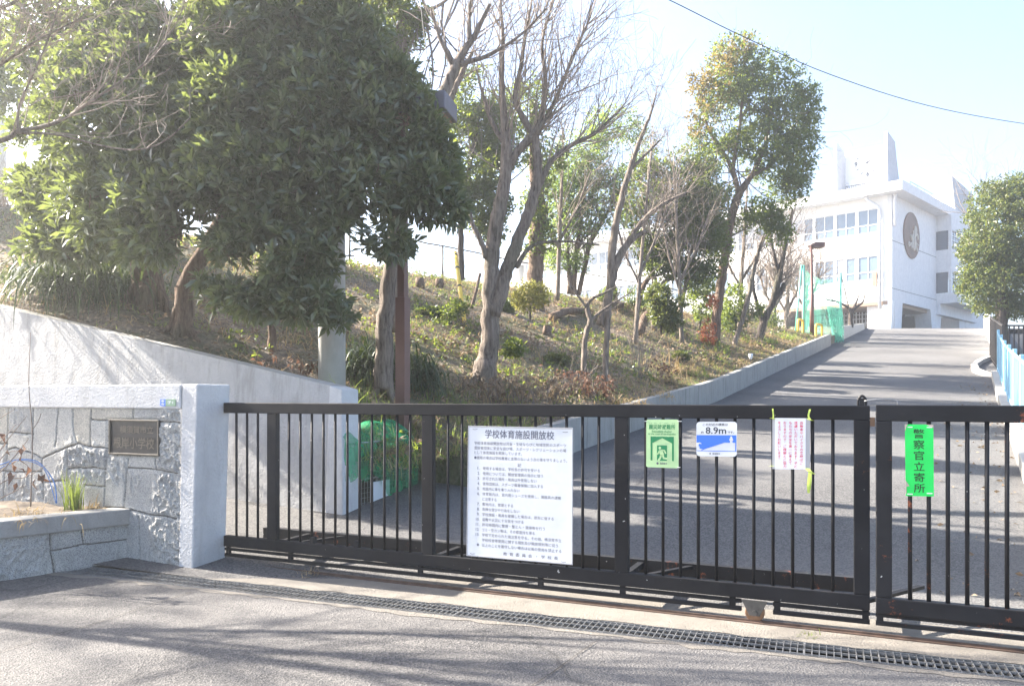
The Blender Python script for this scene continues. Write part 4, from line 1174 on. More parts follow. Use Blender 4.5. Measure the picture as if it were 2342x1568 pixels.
up = thing('utility_pole', [-2.08, 9.2, 0], 'thick grey concrete utility pole rising through the evergreen beside the gate', 'utility pole')
MB().tube([[-2.08, 9.2, -.1], [-2.08, 9.2, 3], [-2.08, 9.2, 9.5]], [.16, .152, .12], 24).build('shaft', M['polec'], up, True)
b = MB()
for z, s in ((1.75, 1), (2.15, -1), (2.55, 1), (2.95, -1)): b.tube([[-2.08 - .15 * s, 9.15, z], [-2.08 - .27 * s, 9.15, z]], .009, 6)
b.build('step_bolt', M['galv'], up)
pf = at(4, 100, 28); fp = MB().tube([[pf[0], 28, 4], [pf[0], 28, at(0, 66, 28)[2]]], [.15, .13], 14)
props(fp.build('utility_pole', M['polec'], smooth=True), 'grey pole at the left edge behind the bare branches', 'utility pole')

ow = [at(1330, -90, 9), at(1530, 0, 10), at(1700, 84, 11), at(1900, 171, 12.2), at(2120, 241, 13.6), at(2342, 283, 15), at(2600, 315, 17)]
props(MB().tube(spline(ow, 6), .006, 6).build('overhead_wire', M['wire'], smooth=True), 'thin black overhead wire sagging across the sky to the right', 'wire')
lw2 = [at(955, -60, 9.6), at(968, 60, 9.5), at(978, 140, 9.4), at(990, 228, 9.3)]
props(MB().tube(spline(lw2, 5), .006, 6).build('lamp_cable', M['wire'], smooth=True), 'thin dark cable running up from the head of the brown lamp post', 'cable')
yg0, yg1 = foot(1066, 15.2) - gz * .1, at(1041, 578, 17.2)
yg = thing('guy_guard', yg0, 'slanting yellow guy wire guard with black bands on the bank', 'guy guard')
MB().tube([yg0, yg1], [.045, .045], 10).build('sleeve', M['yellow'], yg, True)
b = MB()
for k in (.1, .32, .55, .78, .95): p = yg0 + (yg1 - yg0) * k; b.tube([p, p + (yg1 - yg0) * .02], .048, 10)
b.build('black_band', M['blackband'], yg)
so_ = foot(1717, 20.5); sl_ = thing('solar_light', so_, 'tiny white stake light at the edge of the bank by the long low wall', 'garden light')
MB().tube([so_ - gz * .05, so_ + gz * .16], .008, 6).build('stake', M['wire'], sl_)
MB().tube([so_ + gz * .15, so_ + gz * .2, so_ + gz * .29, so_ + gz * .3], [.02, .045, .06, .05], 12).build('lantern', M['white'], sl_, True)

# ------------------------------------------------------------------ wire waste cage under a green net
c0 = np.array([-1.62, 7.78, .03]); cd = np.array([.43, .903, 0]); cl = np.array([-.903, .43, 0]); CL, CWd, CH = 1.08, .55, .84
cg = thing('wire_cage', c0 + cd * .6, 'grey wire mesh rubbish cage standing behind the gate at the end of the white wall', 'cage')
b = MB()
for p in (c0, c0 + cd * CL, c0 + cl * CWd, c0 + cd * CL + cl * CWd): b.tube([p, p + gz * CH], .011, 6)
for z in (.03, .47, CH):
    for p, q in ((c0, c0 + cd * CL), (c0 + cl * CWd, c0 + cd * CL + cl * CWd), (c0, c0 + cl * CWd), (c0 + cd * CL, c0 + cd * CL + cl * CWd)): b.tube([p + gz * z, q + gz * z], .008, 6)
b.tube([c0 + cd * .52, c0 + cd * .52 + gz * .47], .009, 6)
b.build('cage_frame', M['galv'], cg, True)
def wires(p, d, L, z0, z1, st=.05):
    b = MB()
    for i in range(1, int(L / st)): b.tube([p + d * i * st + gz * z0, p + d * i * st + gz * z1], .0024, 4, cap=False)
    for i in range(1, int((z1 - z0) / st)): b.tube([p + gz * (z0 + i * st), p + d * L + gz * (z0 + i * st)], .0024, 4, cap=False)
    b.build('wire_panel', M['galv'], cg)
wires(c0, cd, CL, .03, .47); wires(c0, cd, CL, .47, CH, .07); wires(c0 + cl * CWd, cd, CL, .03, CH); wires(c0, cl, CWd, .03, CH); wires(c0 + cd * CL, cl, CWd, .03, CH)
MB().box(c0 + cd * .38 + gz * .07 - cl * .012, cd * .34, -cl * .006, gz * .36).build('white_board', M['white'], cg)
b = MB()
for i in range(5): b.box(c0 + gz * (.035 + .012 * i) - cl * (.06 + .05 * i) - cd * .1, cd * (1.5 - .12 * i), cl * .02, gz * .008)
props(b.build('stacked_mesh', M['galv']), 'loose galvanised mesh sheets lying at the foot of the wire cage', 'mesh sheet')
n1, n2_ = 40, 34; P = np.zeros((n1, n2_, 3))
for i in range(n1):
    for j in range(n2_):
        x = i / (n1 - 1); y = j / (n2_ - 1) * 1.75 - .62          # y<0 hangs down the road side
        drop = .38 + .3 * (x > .42) * min(1, (x - .42) * 6) + .03 * math.sin(x * 31)
        hz = .05 * math.sin(x * 9 + 1) + .03 * math.sin(x * 23) + .05 * math.sin(max(y, 0) * 6)
        if y < 0: p = c0 + cd * (x * 1.3 - .04) - cl * (.025 + .02 * math.sin(x * 40 + y * 5)) + gz * (CH + .02 + hz * (1 + y * 1.5) + y / .62 * drop)
        elif y < CWd: p = c0 + cd * (x * 1.3 - .04) + cl * y + gz * (CH + .03 + hz + .08 * math.sin(y / CWd * 3.1))
        else: p = c0 + cd * (x * 1.3 - .04) + cl * (CWd + .03) + gz * (CH + .02 + hz * .5 - (y - CWd))
        P[i, j] = p
props(fin('green_net', P.reshape(-1, 3), grid_faces(n1, n2_), M['net'], None, True), 'bright green net thrown over the wire rubbish cage', 'net')
hb = MB(); h0 = at(880, 1232, 7.45) * [1, 1, 0] + gz * .03
for i in range(44): hb.box(h0 + gx * .03 * i, gx * .008, gn * .3, gz * .02)
for i in range(4): hb.box(h0 + gn * (.01 + .09 * i), gx * 1.32, gn * .008, gz * .022)
props(hb.build('drain_grate', M['galv']), 'short drain grating set in the asphalt behind the gate', 'drain grate')

# ------------------------------------------------------------------ vegetation helpers
def unit(a): return a / (np.linalg.norm(a, axis=-1, keepdims=True) + 1e-12)

def leaves(name, mat, Bp, D, length, width, parent, fine=False, curl=.25, loc=None):
    """one mesh of many separate leaves: base points, directions"""
    n = len(Bp); D = unit(D)
    a = unit(rng.normal(size=(n, 3))); Wd = unit(np.cross(D, a + np.array([0, 0, .6]))); N = unit(np.cross(Wd, D)); N = np.where(N[:, 2:3] < 0, -N, N)
    L = np.asarray(length).reshape(-1, 1) * np.ones((n, 1)); Wi = np.asarray(width).reshape(-1, 1) * np.ones((n, 1))
    tip = Bp + D * L - N * L * curl * rng.uniform(.2, 1.2, (n, 1))
    mid = Bp + D * L * .52
    l, r = mid + Wd * Wi * .5 + N * Wi * .18, mid - Wd * Wi * .5 + N * Wi * .18
    i0 = np.arange(n)[:, None]
    if fine:
        V = np.stack([Bp, l, mid, r, tip], 1).reshape(-1, 3)
        T = np.array([[0, 2, 1], [0, 3, 2], [1, 2, 4], [2, 3, 4]])
        Fc = (i0[:, :, None] * 5 + T[None]).reshape(-1, 3)
    else:
        V = np.stack([Bp, l, tip, r], 1).reshape(-1, 3)
        Fc = (i0 * 4 + np.array([[0, 1, 2, 3]])).reshape(-1, 4)
    return fin(name, V, Fc, mat, parent, fine, loc=loc)

def cloud(clumps, n, shell=.5):
    """clumps (centre, radii): random points and outward axes"""
    w = np.array([r[0] * r[2] for c, r in clumps]); w = w / w.sum()
    idx = rng.choice(len(clumps), n, p=w)
    C = np.array([c for c, r in clumps])[idx]; Rr = np.array([r for c, r in clumps])[idx]
    u = unit(rng.normal(size=(n, 3))); q = rng.uniform(shell, 1, (n, 1)) ** .6
    return C + u * q * Rr, u

def uvclumps(lst, F_=1.0, dy=1.0):
    out = []
    for c in lst:
        u, v, ru, rv, Y = c[:5]; k = Y / F
        out.append((at(u, v, Y), np.array([ru * k * F_, (c[5] if len(c) > 5 else (ru + rv) / 2 * k * dy), rv * k * F_])))
    return out

def rosettes(P, A, k, spread=.9):
    """k leaf directions fanned round each twig-end axis"""
    n = len(P)
    A = unit(A); R1 = unit(rng.normal(size=(n, k, 3)))
    D = A[:, None, :] * rng.uniform(.25, .9, (n, k, 1)) + R1 * spread
    return np.repeat(P, k, 0) + (D.reshape(-1, 3)) * .012, D.reshape(-1, 3)

def limb(b, pts, Y, n=9, sub=5, wob=.16):
    P = np.array([at(p[0], p[1], Y + (p[3] if len(p) > 3 else 0)) for p in pts])
    r = np.array([p[2] / 2 / F * (Y + (p[3] if len(p) > 3 else 0)) for p in pts])
    Q = spline(np.concatenate([P, r[:, None]], 1), sub)
    Q[1:-1, :3] += rng.normal(size=(len(Q) - 2, 3)) * Q[1:-1, 3:4] * .07
    b.tube(Q[:, :3], np.maximum(Q[:, 3], .003), n, wob=wob)
    return Q

def grow(b, p, d, L, r, depth, spread=.7, up=.25, kids=(3, 5), n=5, shrink=.62):
    d = d / (np.linalg.norm(d) + 1e-9); k = 5; P = [p]; dirs = []
    for i in range(k):
        d = d + rng.normal(size=3) * .13 + np.array([0, 0, up * .25]); d /= np.linalg.norm(d)
        P.append(P[-1] + d * L / k); dirs.append(d)
    rad = np.linspace(r, r * .45, k + 1)
    b.tube(P, np.maximum(rad, .0022), n if depth > 1 else 3, cap=False)
    if depth > 0:
        for _ in range(random.randint(*kids)):
            i = random.randint(1, k - 1) if random.random() < .8 else k - 1
            s = unit(np.cross(dirs[i], rng.normal(size=3)))
            grow(b, P[i + 1], dirs[i] * (1 - spread * .6) + s * spread, L * shrink * random.uniform(.7, 1.2), rad[i + 1] * .62, depth - 1, spread, up, kids, max(3, n - 1), shrink)

def blades(name, mat, roots, dirs, L, w, parent, droop=.8, segs=5):
    n = len(roots); D = unit(dirs); L = np.asarray(L).reshape(-1, 1) * np.ones((n, 1))
    H = unit(np.cross(D, np.array([0, 0, 1.0]) + rng.normal(size=(n, 3)) * .05)); V = []
    p = roots.copy(); d = D.copy()
    dr = rng.uniform(.6, 1.3, (n, 1)) * droop
    for s in range(segs + 1):
        wd = w * (1 - (s / segs) ** 1.6) + .0006
        V += [p + H * wd, p - H * wd]
        d = unit(d + np.array([0, 0, -1.0]) * dr / segs * (1 + s * .35)); p = p + d * L / segs
    V = np.stack(V, 1); k = 2 * (segs + 1)
    T = np.array([[2 * s, 2 * s + 1, 2 * s + 3, 2 * s + 2] for s in range(segs)])
    Fc = (np.arange(n)[:, None, None] * k + T[None]).reshape(-1, 4)
    return fin(name, V.reshape(-1, 3), Fc, mat, parent, True)

def clump(name, pos, n, h, w, mat, label, cat, spread=.8, rad=.1, droop=1.0, parent=None, group=None):
    ro = np.array(pos) + np.concatenate([rng.normal(size=(n, 2)) * rad, np.zeros((n, 1))], 1)
    di = np.concatenate([rng.normal(size=(n, 2)) * spread, np.ones((n, 1))], 1)
    o = blades(name, mat, ro, di, h * rng.uniform(.55, 1.15, n), w, parent, droop)
    if label: props(o, label, cat, group)
    return o

def flare(b, p, r, k=5, L=.35):
    for i in range(k):
        a = 6.283 * i / k + random.uniform(-.4, .4); d = np.array([math.cos(a), math.sin(a), 0])
        q = p + d * L; q[2] = float(bank_z(q[0], q[1])) - .05
        b.tube(spline([p + d * r * .4 + gz * .32, p + d * r * .9 + gz * .1, q], 4), [r * .42] + [r * .4] * 3 + [r * .34] * 2 + [r * .26] * 2 + [.03], 7, wob=.2)

# ------------------------------------------------------------------ the big broad-leaved evergreen at the left
def big_tree(name, label, trunk, Y, clumps, nros, boughs, bark, leafn=8, size=(.1, .172)):
    base_ = foot(trunk[0][0], Y); t = thing(name, base_, label, 'tree')
    b = MB(); pts = [(trunk[0][0], trunk[0][1], trunk[0][2])] + trunk[1:]
    Q = limb(b, pts, Y, 14); flare(b, base_, trunk[0][2] / 2 / F * Y, 5, .3)
    for bo in boughs: limb(b, bo, Y, 7, 4)
    b.build('trunk', bark, t, True)
    cl = uvclumps(clumps)
    P, u = cloud(cl, int(nros * 1.14), .35)
    k_ = fbm(P[:, 0] * 1.9 + P[:, 1] * .5, P[:, 2] * 1.9, 33, 2); ok = np.argsort(-k_ - .12 * rng.random(len(k_)))[:nros]; P, u = P[ok], u[ok]
    # keep the sun side airy and the underside clear
    A = u * .8 + np.array([0, -.15, .45]) + rng.normal(size=(nros, 3)) * .35
    Bp, D = rosettes(P, A, leafn, .85)
    Ls = rng.uniform(size[0], size[1], len(Bp))
    cr = leaves('crown', M['leaf_big'], Bp, D, Ls, Ls * .3, t, True, .22)
    b = MB()
    for i in range(0, nros, 9):
        c_ = P[i] - unit(A[i]) * .16; b.tube([c_ + rng.normal(size=3) * .05, P[i] - unit(A[i]) * .05, P[i]], [.006, .005, .003], 3, cap=False)
    props(b.build('twigs', M['bark_brown'], t), kind='stuff')
    return t
A_CL = [(150, 110, 130, 130, 10.0), (300, 60, 150, 140, 9.6), (420, 130, 140, 150, 9.3), (110, 330, 85, 90, 9.6), (240, 290, 150, 140, 8.9), (380, 320, 150, 140, 8.7), (150, 450, 105, 90, 9.5), (270, 470, 140, 110, 8.7), (400, 480, 150, 120, 8.4), (90, 560, 50, 30, 9.4), (200, 560, 110, 45, 9.3), (385, 550, 130, 60, 8.4), (495, 612, 65, 48, 8.1), (60, 420, 40, 40, 9.6), (230, 170, 120, 90, 9.1), (330, 20, 90, 60, 9.5), (330, 420, 90, 90, 8.5), (300, 180, 90, 90, 8.7)]
big_tree('broad_evergreen', 'large broad-leaved evergreen at the far left with a furrowed thick trunk behind the sloping wall', [(338, 830, 78), (338, 700, 72), (335, 560, 60), (330, 380, 48), (340, 200, 34), (345, 20, 22)], 10.7, A_CL, 4900,
         [[(335, 560, 40), (270, 480, 24), (180, 430, 12)], [(332, 480, 40), (430, 400, 24), (480, 330, 12)], [(332, 380, 30), (240, 280, 18), (140, 240, 8)], [(338, 250, 26), (430, 150, 14), (470, 80, 8)]], M['bark_brown'])
B_CL = [(560, 80, 150, 130, 8.57), (690, 60, 140, 120, 8.63), (800, 110, 110, 140, 8.69), (880, 60, 50, 100, 8.74), (560, 260, 140, 130, 8.41), (700, 250, 150, 130, 8.41), (830, 270, 110, 130, 8.46), (930, 300, 75, 80, 8.43), (560, 430, 150, 130, 8.29), (700, 420, 150, 130, 8.29), (830, 430, 130, 110, 8.32), (960, 430, 95, 75, 8.38), (1020, 470, 50, 40, 8.38), (545, 590, 120, 84, 8.21), (640, 590, 130, 90, 8.18), (770, 560, 110, 80, 8.24), (880, 540, 75, 60, 8.29), (580, 682, 120, 42, 8.18), (690, 690, 100, 50, 8.15), (775, 730, 36, 26, 8.13), (840, 630, 50, 40, 8.24), (620, 160, 120, 90, 8.49), (760, 180, 110, 90, 8.49), (925, 255, 66, 40, 8.3), (975, 300, 48, 34, 8.35), (1000, 350, 50, 40, 8.5), (900, 180, 50, 50, 8.4), (955, 225, 40, 22, 8.3)]
big_tree('broad_evergreen', 'wide dark evergreen hiding the utility pole, on a smooth trunk behind the sloping wall', [(414, 830, 46), (416, 740, 44), (430, 640, 38), (500, 520, 34), (570, 380, 30), (610, 220, 22), (640, 60, 16)], 9.9, B_CL, 6400,
         [[(500, 520, 28), (640, 500, 20), (760, 520, 12)], [(570, 380, 26), (700, 360, 18), (850, 380, 10)], [(600, 250, 20), (720, 170, 13), (820, 100, 7)], [(430, 640, 26), (520, 650, 18), (640, 660, 10)]], M['bark_brown'])

# slim trunk below the crown
b = MB(); limb(b, [(622, 815, 24), (621, 760, 18), (619, 690, 16), (615, 600, 14)], 10.4); st = b.build('young_tree', M['bark_brown'], None, True); props(st, 'slim brown trunk standing under the dark evergreen left of the utility pole', 'tree')

# ------------------------------------------------------------------ bare trees
def bare_tree(name, label, Y, stems, twigs, bark, twm, group=None, flr=0, base=None, loc=None):
    """stems: pixel-column polylines; twigs: list of (stem index, count, length m, radius, depth, direction bias)"""
    p0 = base if base is not None else foot(stems[0][0][0], Y)
    t = thing(name, p0 if loc is None else loc, label, 'tree', group)
    b = MB(); Qs = []
    for s in stems: Qs.append(limb(b, s, Y, 12 if s[0][2] > 25 else 8))
    if flr: flare(b, p0, stems[0][0][2] / 2 / F * Y * .8, 6, flr)
    b.build('trunk', bark, t, True)
    b = MB()
    for si, cnt, L, r, dep, bias, lo in twigs:
        Q = Qs[si]
        for _ in range(cnt):
            i = random.randint(int(len(Q) * lo), len(Q) - 1)
            dv = Q[min(i + 1, len(Q) - 1), :3] - Q[max(i - 1, 0), :3]
            dv = unit(dv) + rng.normal(size=3) * .6 + np.array(bias)
            grow(b, Q[i, :3], dv, L * random.uniform(.6, 1.25), min(r, Q[i, 3] * .7), dep, .6, .3, (2, 4), 4)
    if b.v: b.build('branches', twm, t)
    return t
bare_tree('bare_tree', 'tall bare forked tree with furrowed double trunk in the middle of the bank', 12.0,
    [[(1104, 872, 58), (1118, 800, 45), (1123, 720, 40), (1122, 640, 37), (1128, 560, 33), (1142, 480, 32), (1156, 400, 28), (1158, 340, 24), (1152, 260, 17), (1147, 180, 13), (1150, 90, 9), (1144, 0, 5)],
     [(1126, 720, 40), (1148, 655, 34), (1170, 590, 30), (1196, 520, 27), (1218, 460, 26), (1231, 400, 22), (1226, 345, 19), (1222, 310, 17)],
     [(1157, 390, 22), (1185, 345, 20), (1213, 315, 19), (1224, 305, 18)],
     [(1222, 312, 18), (1195, 268, 14), (1178, 225, 12), (1190, 160, 10), (1200, 90, 8), (1215, 10, 5)], [(1224, 308, 15), (1240, 250, 11), (1247, 180, 9), (1240, 100, 7), (1260, 20, 4)], [(1226, 308, 14), (1270, 230, 9), (1310, 130, 7), (1350, 40, 4)],
     [(1230, 430, 15), (1262, 368, 13), (1310, 330, 10), (1360, 305, 8), (1420, 250, 5)], [(1112, 590, 14, -.05), (1098, 548, 12, -.1), (1080, 510, 10, -.1), (1073, 470, 7, -.1)], [(1180, 612, 12), (1208, 570, 9), (1240, 555, 7), (1300, 552, 5), (1370, 560, 3)],
     [(1156, 330, 14), (1125, 280, 10), (1105, 220, 7), (1090, 160, 4)]],
    [(0, 26, 1.0, .011, 2, (.1, 0, .6), .5), (3, 24, 1.0, .011, 2, (.25, 0, .7), .2), (4, 26, 1.0, .01, 2, (.35, 0, .7), .1), (5, 28, 1.0, .011, 2, (.5, 0, .6), .1), (6, 30, 1.0, .009, 2, (.6, 0, .6), .15), (2, 18, 1.1, .012, 2, (.6, -.1, .7), .5), (8, 6, .5, .006, 1, (.4, 0, .3), .3), (9, 8, .7, .008, 2, (-.3, 0, .5), .3), (1, 5, .6, .008, 1, (.4, 0, .4), .4)],
    M['bark_grey'], M['twig'], flr=.42)
bare_tree('bare_tree', 'bare tree behind the brown lamp post, its limb slanting right above the lamp head', 9.9,
    [[(878, 890, 48), (878, 820, 42), (881, 740, 39), (888, 650, 35), (902, 560, 33), (930, 450, 31), (975, 320, 29, .3), (1011, 228, 27, .5), (1041, 155, 24, .6), (1062, 115, 17, .6), (1086, 80, 13, .6), (1120, 10, 8, .6)],
     [(1041, 155, 18, .6), (1012, 100, 11, .5), (1000, 70, 8, .5), (985, 20, 5, .5)], [(1041, 152, 16, .6), (1075, 140, 12, .6), (1120, 125, 9, .6), (1190, 80, 6, .7), (1250, 20, 4, .7)], [(1075, 95, 12, .6), (1072, 50, 9, .6), (1078, -10, 6, .6)], [(1010, 260, 20, .8), (1035, 215, 16, 1.0), (1055, 170, 12, 1.1), (1080, 120, 8, 1.2)]],
    [(0, 12, .8, .01, 2, (.2, 0, .7), .75), (1, 8, .7, .008, 2, (-.2, 0, .7), .3), (2, 14, .8, .009, 2, (.4, 0, .6), .2), (3, 8, .7, .008, 2, (0, 0, .8), .2), (4, 6, .6, .008, 2, (.3, 0, .6), .4)], M['bark_grey'], M['twig'], flr=.2)
bare_tree('slender_bare_tree', 'slender bare tree with a crooked double stem right of the middle of the bank', 14.2,
    [[(1384, 872, 15), (1386, 800, 13), (1390, 720, 15), (1397, 620, 18), (1404, 540, 17), (1420, 460, 15), (1440, 390, 13), (1462, 325, 10), (1488, 260, 6), (1500, 215, 3)], [(1372, 742, 17), (1388, 690, 18), (1402, 630, 20), (1420, 580, 16), (1446, 548, 13), (1478, 528, 9)], [(1410, 600, 15), (1440, 548, 13), (1475, 500, 11), (1520, 465, 8), (1570, 440, 5)], [(1440, 390, 8), (1480, 350, 6), (1510, 320, 4)]],
    [(0, 14, .6, .008, 2, (.1, 0, .5), .5), (1, 6, .5, .006, 1, (.3, 0, .5), .4), (2, 14, .6, .007, 2, (.3, 0, .5), .2), (3, 8, .5, .006, 2, (.2, 0, .6), .2)], M['bark_grey'], M['twig'])
bare_tree('small_bare_tree', 'small bent bare tree left of the slender double-stemmed one', 13.6,
    [[(1335, 858, 14), (1336, 800, 13), (1341, 760, 12), (1350, 735, 13), (1343, 705, 10), (1352, 685, 8), (1385, 668, 5), (1410, 655, 3)], [(1349, 735, 8), (1375, 712, 6), (1400, 695, 4), (1440, 670, 3)], [(1342, 705, 7), (1318, 672, 5), (1300, 650, 3)]],
    [(0, 6, .35, .005, 1, (.1, 0, .4), .6), (1, 7, .35, .005, 1, (.3, 0, .4), .3), (2, 6, .35, .005, 1, (-.2, 0, .5), .3)], M['bark_grey'], M['twigd'])
bare_tree('dark_bare_tree', 'leaning dark gnarled tree with lopped limbs before the brown twiggy trees', 26,
    [[(1733, 786, 20), (1742, 750, 18), (1756, 715, 17), (1770, 680, 16), (1780, 640, 15), (1788, 600, 12), (1800, 540, 8), (1812, 480, 5)], [(1770, 685, 13), (1788, 662, 12), (1793, 648, 9)], [(1745, 745, 10), (1730, 690, 9), (1722, 640, 7), (1735, 580, 5)], [(1782, 630, 9), (1770, 580, 7), (1760, 520, 4)]],
    [(0, 24, 1.1, .018, 2, (.2, 0, .5), .5), (2, 10, .9, .014, 2, (-.1, 0, .5), .4), (3, 14, 1.0, .015, 2, (-.2, 0, .6), .2), (1, 6, .8, .012, 1, (.4, 0, .3), .3)], M['bark_dark'], M['twigd'])
bare_tree('leaning_trunk', 'thin leaning trunk between the tall evergreen and the dark gnarled tree', 23.5,
    [[(1676, 800, 13), (1686, 765, 11), (1698, 730, 11), (1711, 683, 12), (1718, 650, 10), (1728, 600, 8), (1745, 540, 5)]], [(0, 12, .9, .014, 2, (.2, 0, .5), .5)], M['bark_grey'], M['twigd'])
for i, (u, Y, h, rx, lab) in enumerate([(1800, 36, 200, 55, 'brown twiggy winter tree left of the green net, nearest the school windows'), (1772, 34, 170, 50, 'brown twiggy winter tree behind the dark gnarled tree'), (1842, 39, 150, 45, 'bare winter tree behind the left half of the green net')]):
    vb = 905 - (foot(u, Y)[2] - EYE) / Y * F
    bare_tree('winter_tree', lab, Y, [[(u, vb + 6, 13), (u - 2, vb - 40, 11), (u + 2, vb - 90, 9), (u, vb - h * .7, 5), (u + 4, vb - h, 3)], [(u, vb - 50, 7), (u + 22, vb - 95, 5), (u + 34, vb - 140, 3)], [(u, vb - 45, 7), (u - 24, vb - 90, 5), (u - 36, vb - 135, 3)]],
        [(0, 40, 1.5, .02, 2, (0, 0, .4), .3), (1, 24, 1.3, .018, 2, (.2, 0, .3), .2), (2, 24, 1.3, .018, 2, (-.2, 0, .3), .2)], M['bark_grey'], M['twig'], group='bare winter trees by the green net')
bare_tree('pruned_tree', 'small hard-pruned bare tree right of the green net under the school', 37, [[(1946, 748, 12), (1946, 725, 11), (1950, 708, 10), (1962, 700, 6), (1974, 690, 4), (1978, 672, 2)], [(1948, 712, 8), (1935, 700, 6), (1915, 690, 4), (1890, 685, 3)], [(1952, 705, 7), (1960, 688, 4), (1964, 675, 2)]],
    [(0, 6, .7, .012, 1, (.2, 0, .5), .5), (1, 10, .9, .012, 2, (-.3, 0, .5), .3), (2, 6, .6, .01, 1, (0, 0, .5), .3)], M['bark_dark'], M['twigd'])

for u, Y, lean, top, lab in [(1452, 19.5, 40, 330, 'thin twiggy bare tree between the slender tree and the forked evergreen'), (1560, 21, -20, 380, 'thin twiggy bare tree before the forked evergreen'), (1275, 22, 15, 300, 'thin twiggy bare tree right of the thick straight trunk'), (1690, 26, 20, 420, 'thin twiggy bare tree behind the tall bronzed evergreen')]:
    vb = 905 - (foot(u, Y)[2] - EYE) / Y * F; dv = vb - top
    bare_tree('thin_bare_tree', lab, Y, [[(u, vb + 6, 11), (u + lean * .3, vb - dv * .35, 9), (u + lean * .6, vb - dv * .65, 7), (u + lean, top, 3)], [(u + lean * .3, vb - dv * .35, 7), (u + lean * .3 + 40, vb - dv * .55, 5), (u + lean * .3 + 70, vb - dv * .75, 3)], [(u + lean * .25, vb - dv * .3, 6), (u - 30, vb - dv * .5, 5), (u - 50, vb - dv * .75, 3)]],
        [(0, 26, 1.1, .012, 2, (.1, 0, .5), .3), (1, 16, .9, .01, 2, (.3, 0, .4), .2), (2, 16, .9, .01, 2, (-.3, 0, .4), .2)], M['bark_grey'], M['twig'], group='thin bare trees along the ridge')

# bare street tree standing out of frame at the left; its branches reach across the upper corner
sb_ = np.array([-6.9, 5.2, 0.0])
bare_tree('bare_street_tree', 'pale bare branches reaching in from the left across the evergreen', 6.3,
    [[(-900, 1310, 44), (-890, 900, 36), (-860, 500, 30), (-800, 200, 24), (-740, -100, 18), (-690, -400, 14)], [(-850, 420, 24), (-560, 420, 19), (-250, 380, 15), (0, 322, 12), (40, 300, 10), (130, 280, 7), (240, 210, 5), (330, 145, 4), (400, 60, 3), (430, -20, 3)],
     [(40, 303, 7), (130, 308, 5), (240, 335, 4), (320, 342, 4), (380, 320, 3), (435, 270, 3)], [(40, 296, 7), (45, 240, 5), (75, 170, 4), (110, 90, 4), (140, -10, 3)], [(120, 225, 3), (200, 210, 3), (250, 190, 3), (275, 140, 2)], [(-820, 280, 20), (-500, 150, 16), (-200, 60, 13), (0, 20, 8), (90, -40, 5)], [(-300, 385, 12), (-100, 210, 8), (0, 150, 6), (80, 95, 4), (190, 40, 3)],
     [(-790, 120, 18), (-600, -200, 14), (-400, -420, 14), (-200, -600, 8)], [(-870, 560, 18), (-700, 300, 13), (-560, 100, 12), (-420, -60, 8)], [(320, 145, 4), (316, 90, 3), (312, 0, 2)]],
    [(1, 30, .5, .006, 2, (.3, .1, .5), .35), (3, 12, .4, .005, 1, (0, 0, .5), .2), (5, 22, .6, .006, 2, (.3, 0, .3), .3), (6, 18, .5, .006, 2, (.3, 0, .4), .3), (7, 22, 1.3, .014, 2, (.2, 0, .2), .2), (8, 22, 1.3, .016, 2, (.2, 0, .2), .2), (0, 34, 1.4, .016, 2, (0, 0, .1), .4), (2, 4, .25, .004, 1, (0, 0, .4), .3)],
    M['bark_grey'], M['twig'], base=sb_, loc=[at(-900, 1310, 6.3)[0], 6.3, 0])

# ------------------------------------------------------------------ evergreens along the bank
def leafy_tree(name, label, Y, stems, clumps, nros, leaf, size, bark, k=6, shell=.3, group=None, extra=None, dy=1.0, cat='tree', swell=1.0, loose=0.0, tw=0):
    p0 = foot(stems[0][0][0], Y) if stems else at(clumps[0][0], clumps[0][1] + clumps[0][3], Y)
    t = thing(name, p0, label, cat, group)
    if stems:
        b = MB()
        for s in stems: limb(b, s, Y, 8 if s[0][2] < 20 else 12)
        b.build('trunk', bark, t, True)
        if tw:
            b = MB(); cc_ = uvclumps(clumps, 1.0, dy)
            for s in stems:
                Q = spline(np.array([at(p[0], p[1], Y) for p in s]), 4)
                for _ in range(tw):
                    i = random.randint(len(Q) // 3, len(Q) - 1); tg = cc_[random.randrange(len(cc_))][0]
                    grow(b, Q[i], unit(tg - Q[i]) + np.array([0, 0, .2]), min(2.2, np.linalg.norm(tg - Q[i])), .022, 2, .6, .2, (2, 4), 5)
            b.build('branches', M['twigd'], t)
    P, u = cloud(uvclumps(clumps, swell, dy), int(nros * (1 + loose)), shell)
    if loose:
        q_ = fbm(P[:, 0] * 1.5 + P[:, 1], P[:, 2] * 1.5, 91, 3) + .15 * rng.random(len(P)); ok = np.argsort(-q_)[:nros]; P, u = P[ok], u[ok]
    Bp, D = rosettes(P, u * .7 + np.array([0, 0, .3]) + rng.normal(size=(nros, 3)) * .5, k, 1.0)
    Bp = Bp + rng.normal(size=Bp.shape) * size * .35
    Ls = rng.uniform(size * .7, size * 1.25, len(Bp))
    leaves('crown', M[leaf], Bp, D, Ls, Ls * .42, t, False, .2)
    if extra:
        cl2, n2_, lf2 = extra
        P, u = cloud(uvclumps(cl2), n2_, shell)
        Bp, D = rosettes(P, u + np.array([0, 0, .3]), k, 1.0)
        Bp = Bp + rng.normal(size=Bp.shape) * size * .35
        Ls = rng.uniform(size * .7, size * 1.2, len(Bp)); leaves('bronzed_leaves', M[lf2], Bp, D, Ls, Ls * .42, t, False, .2)
    return t
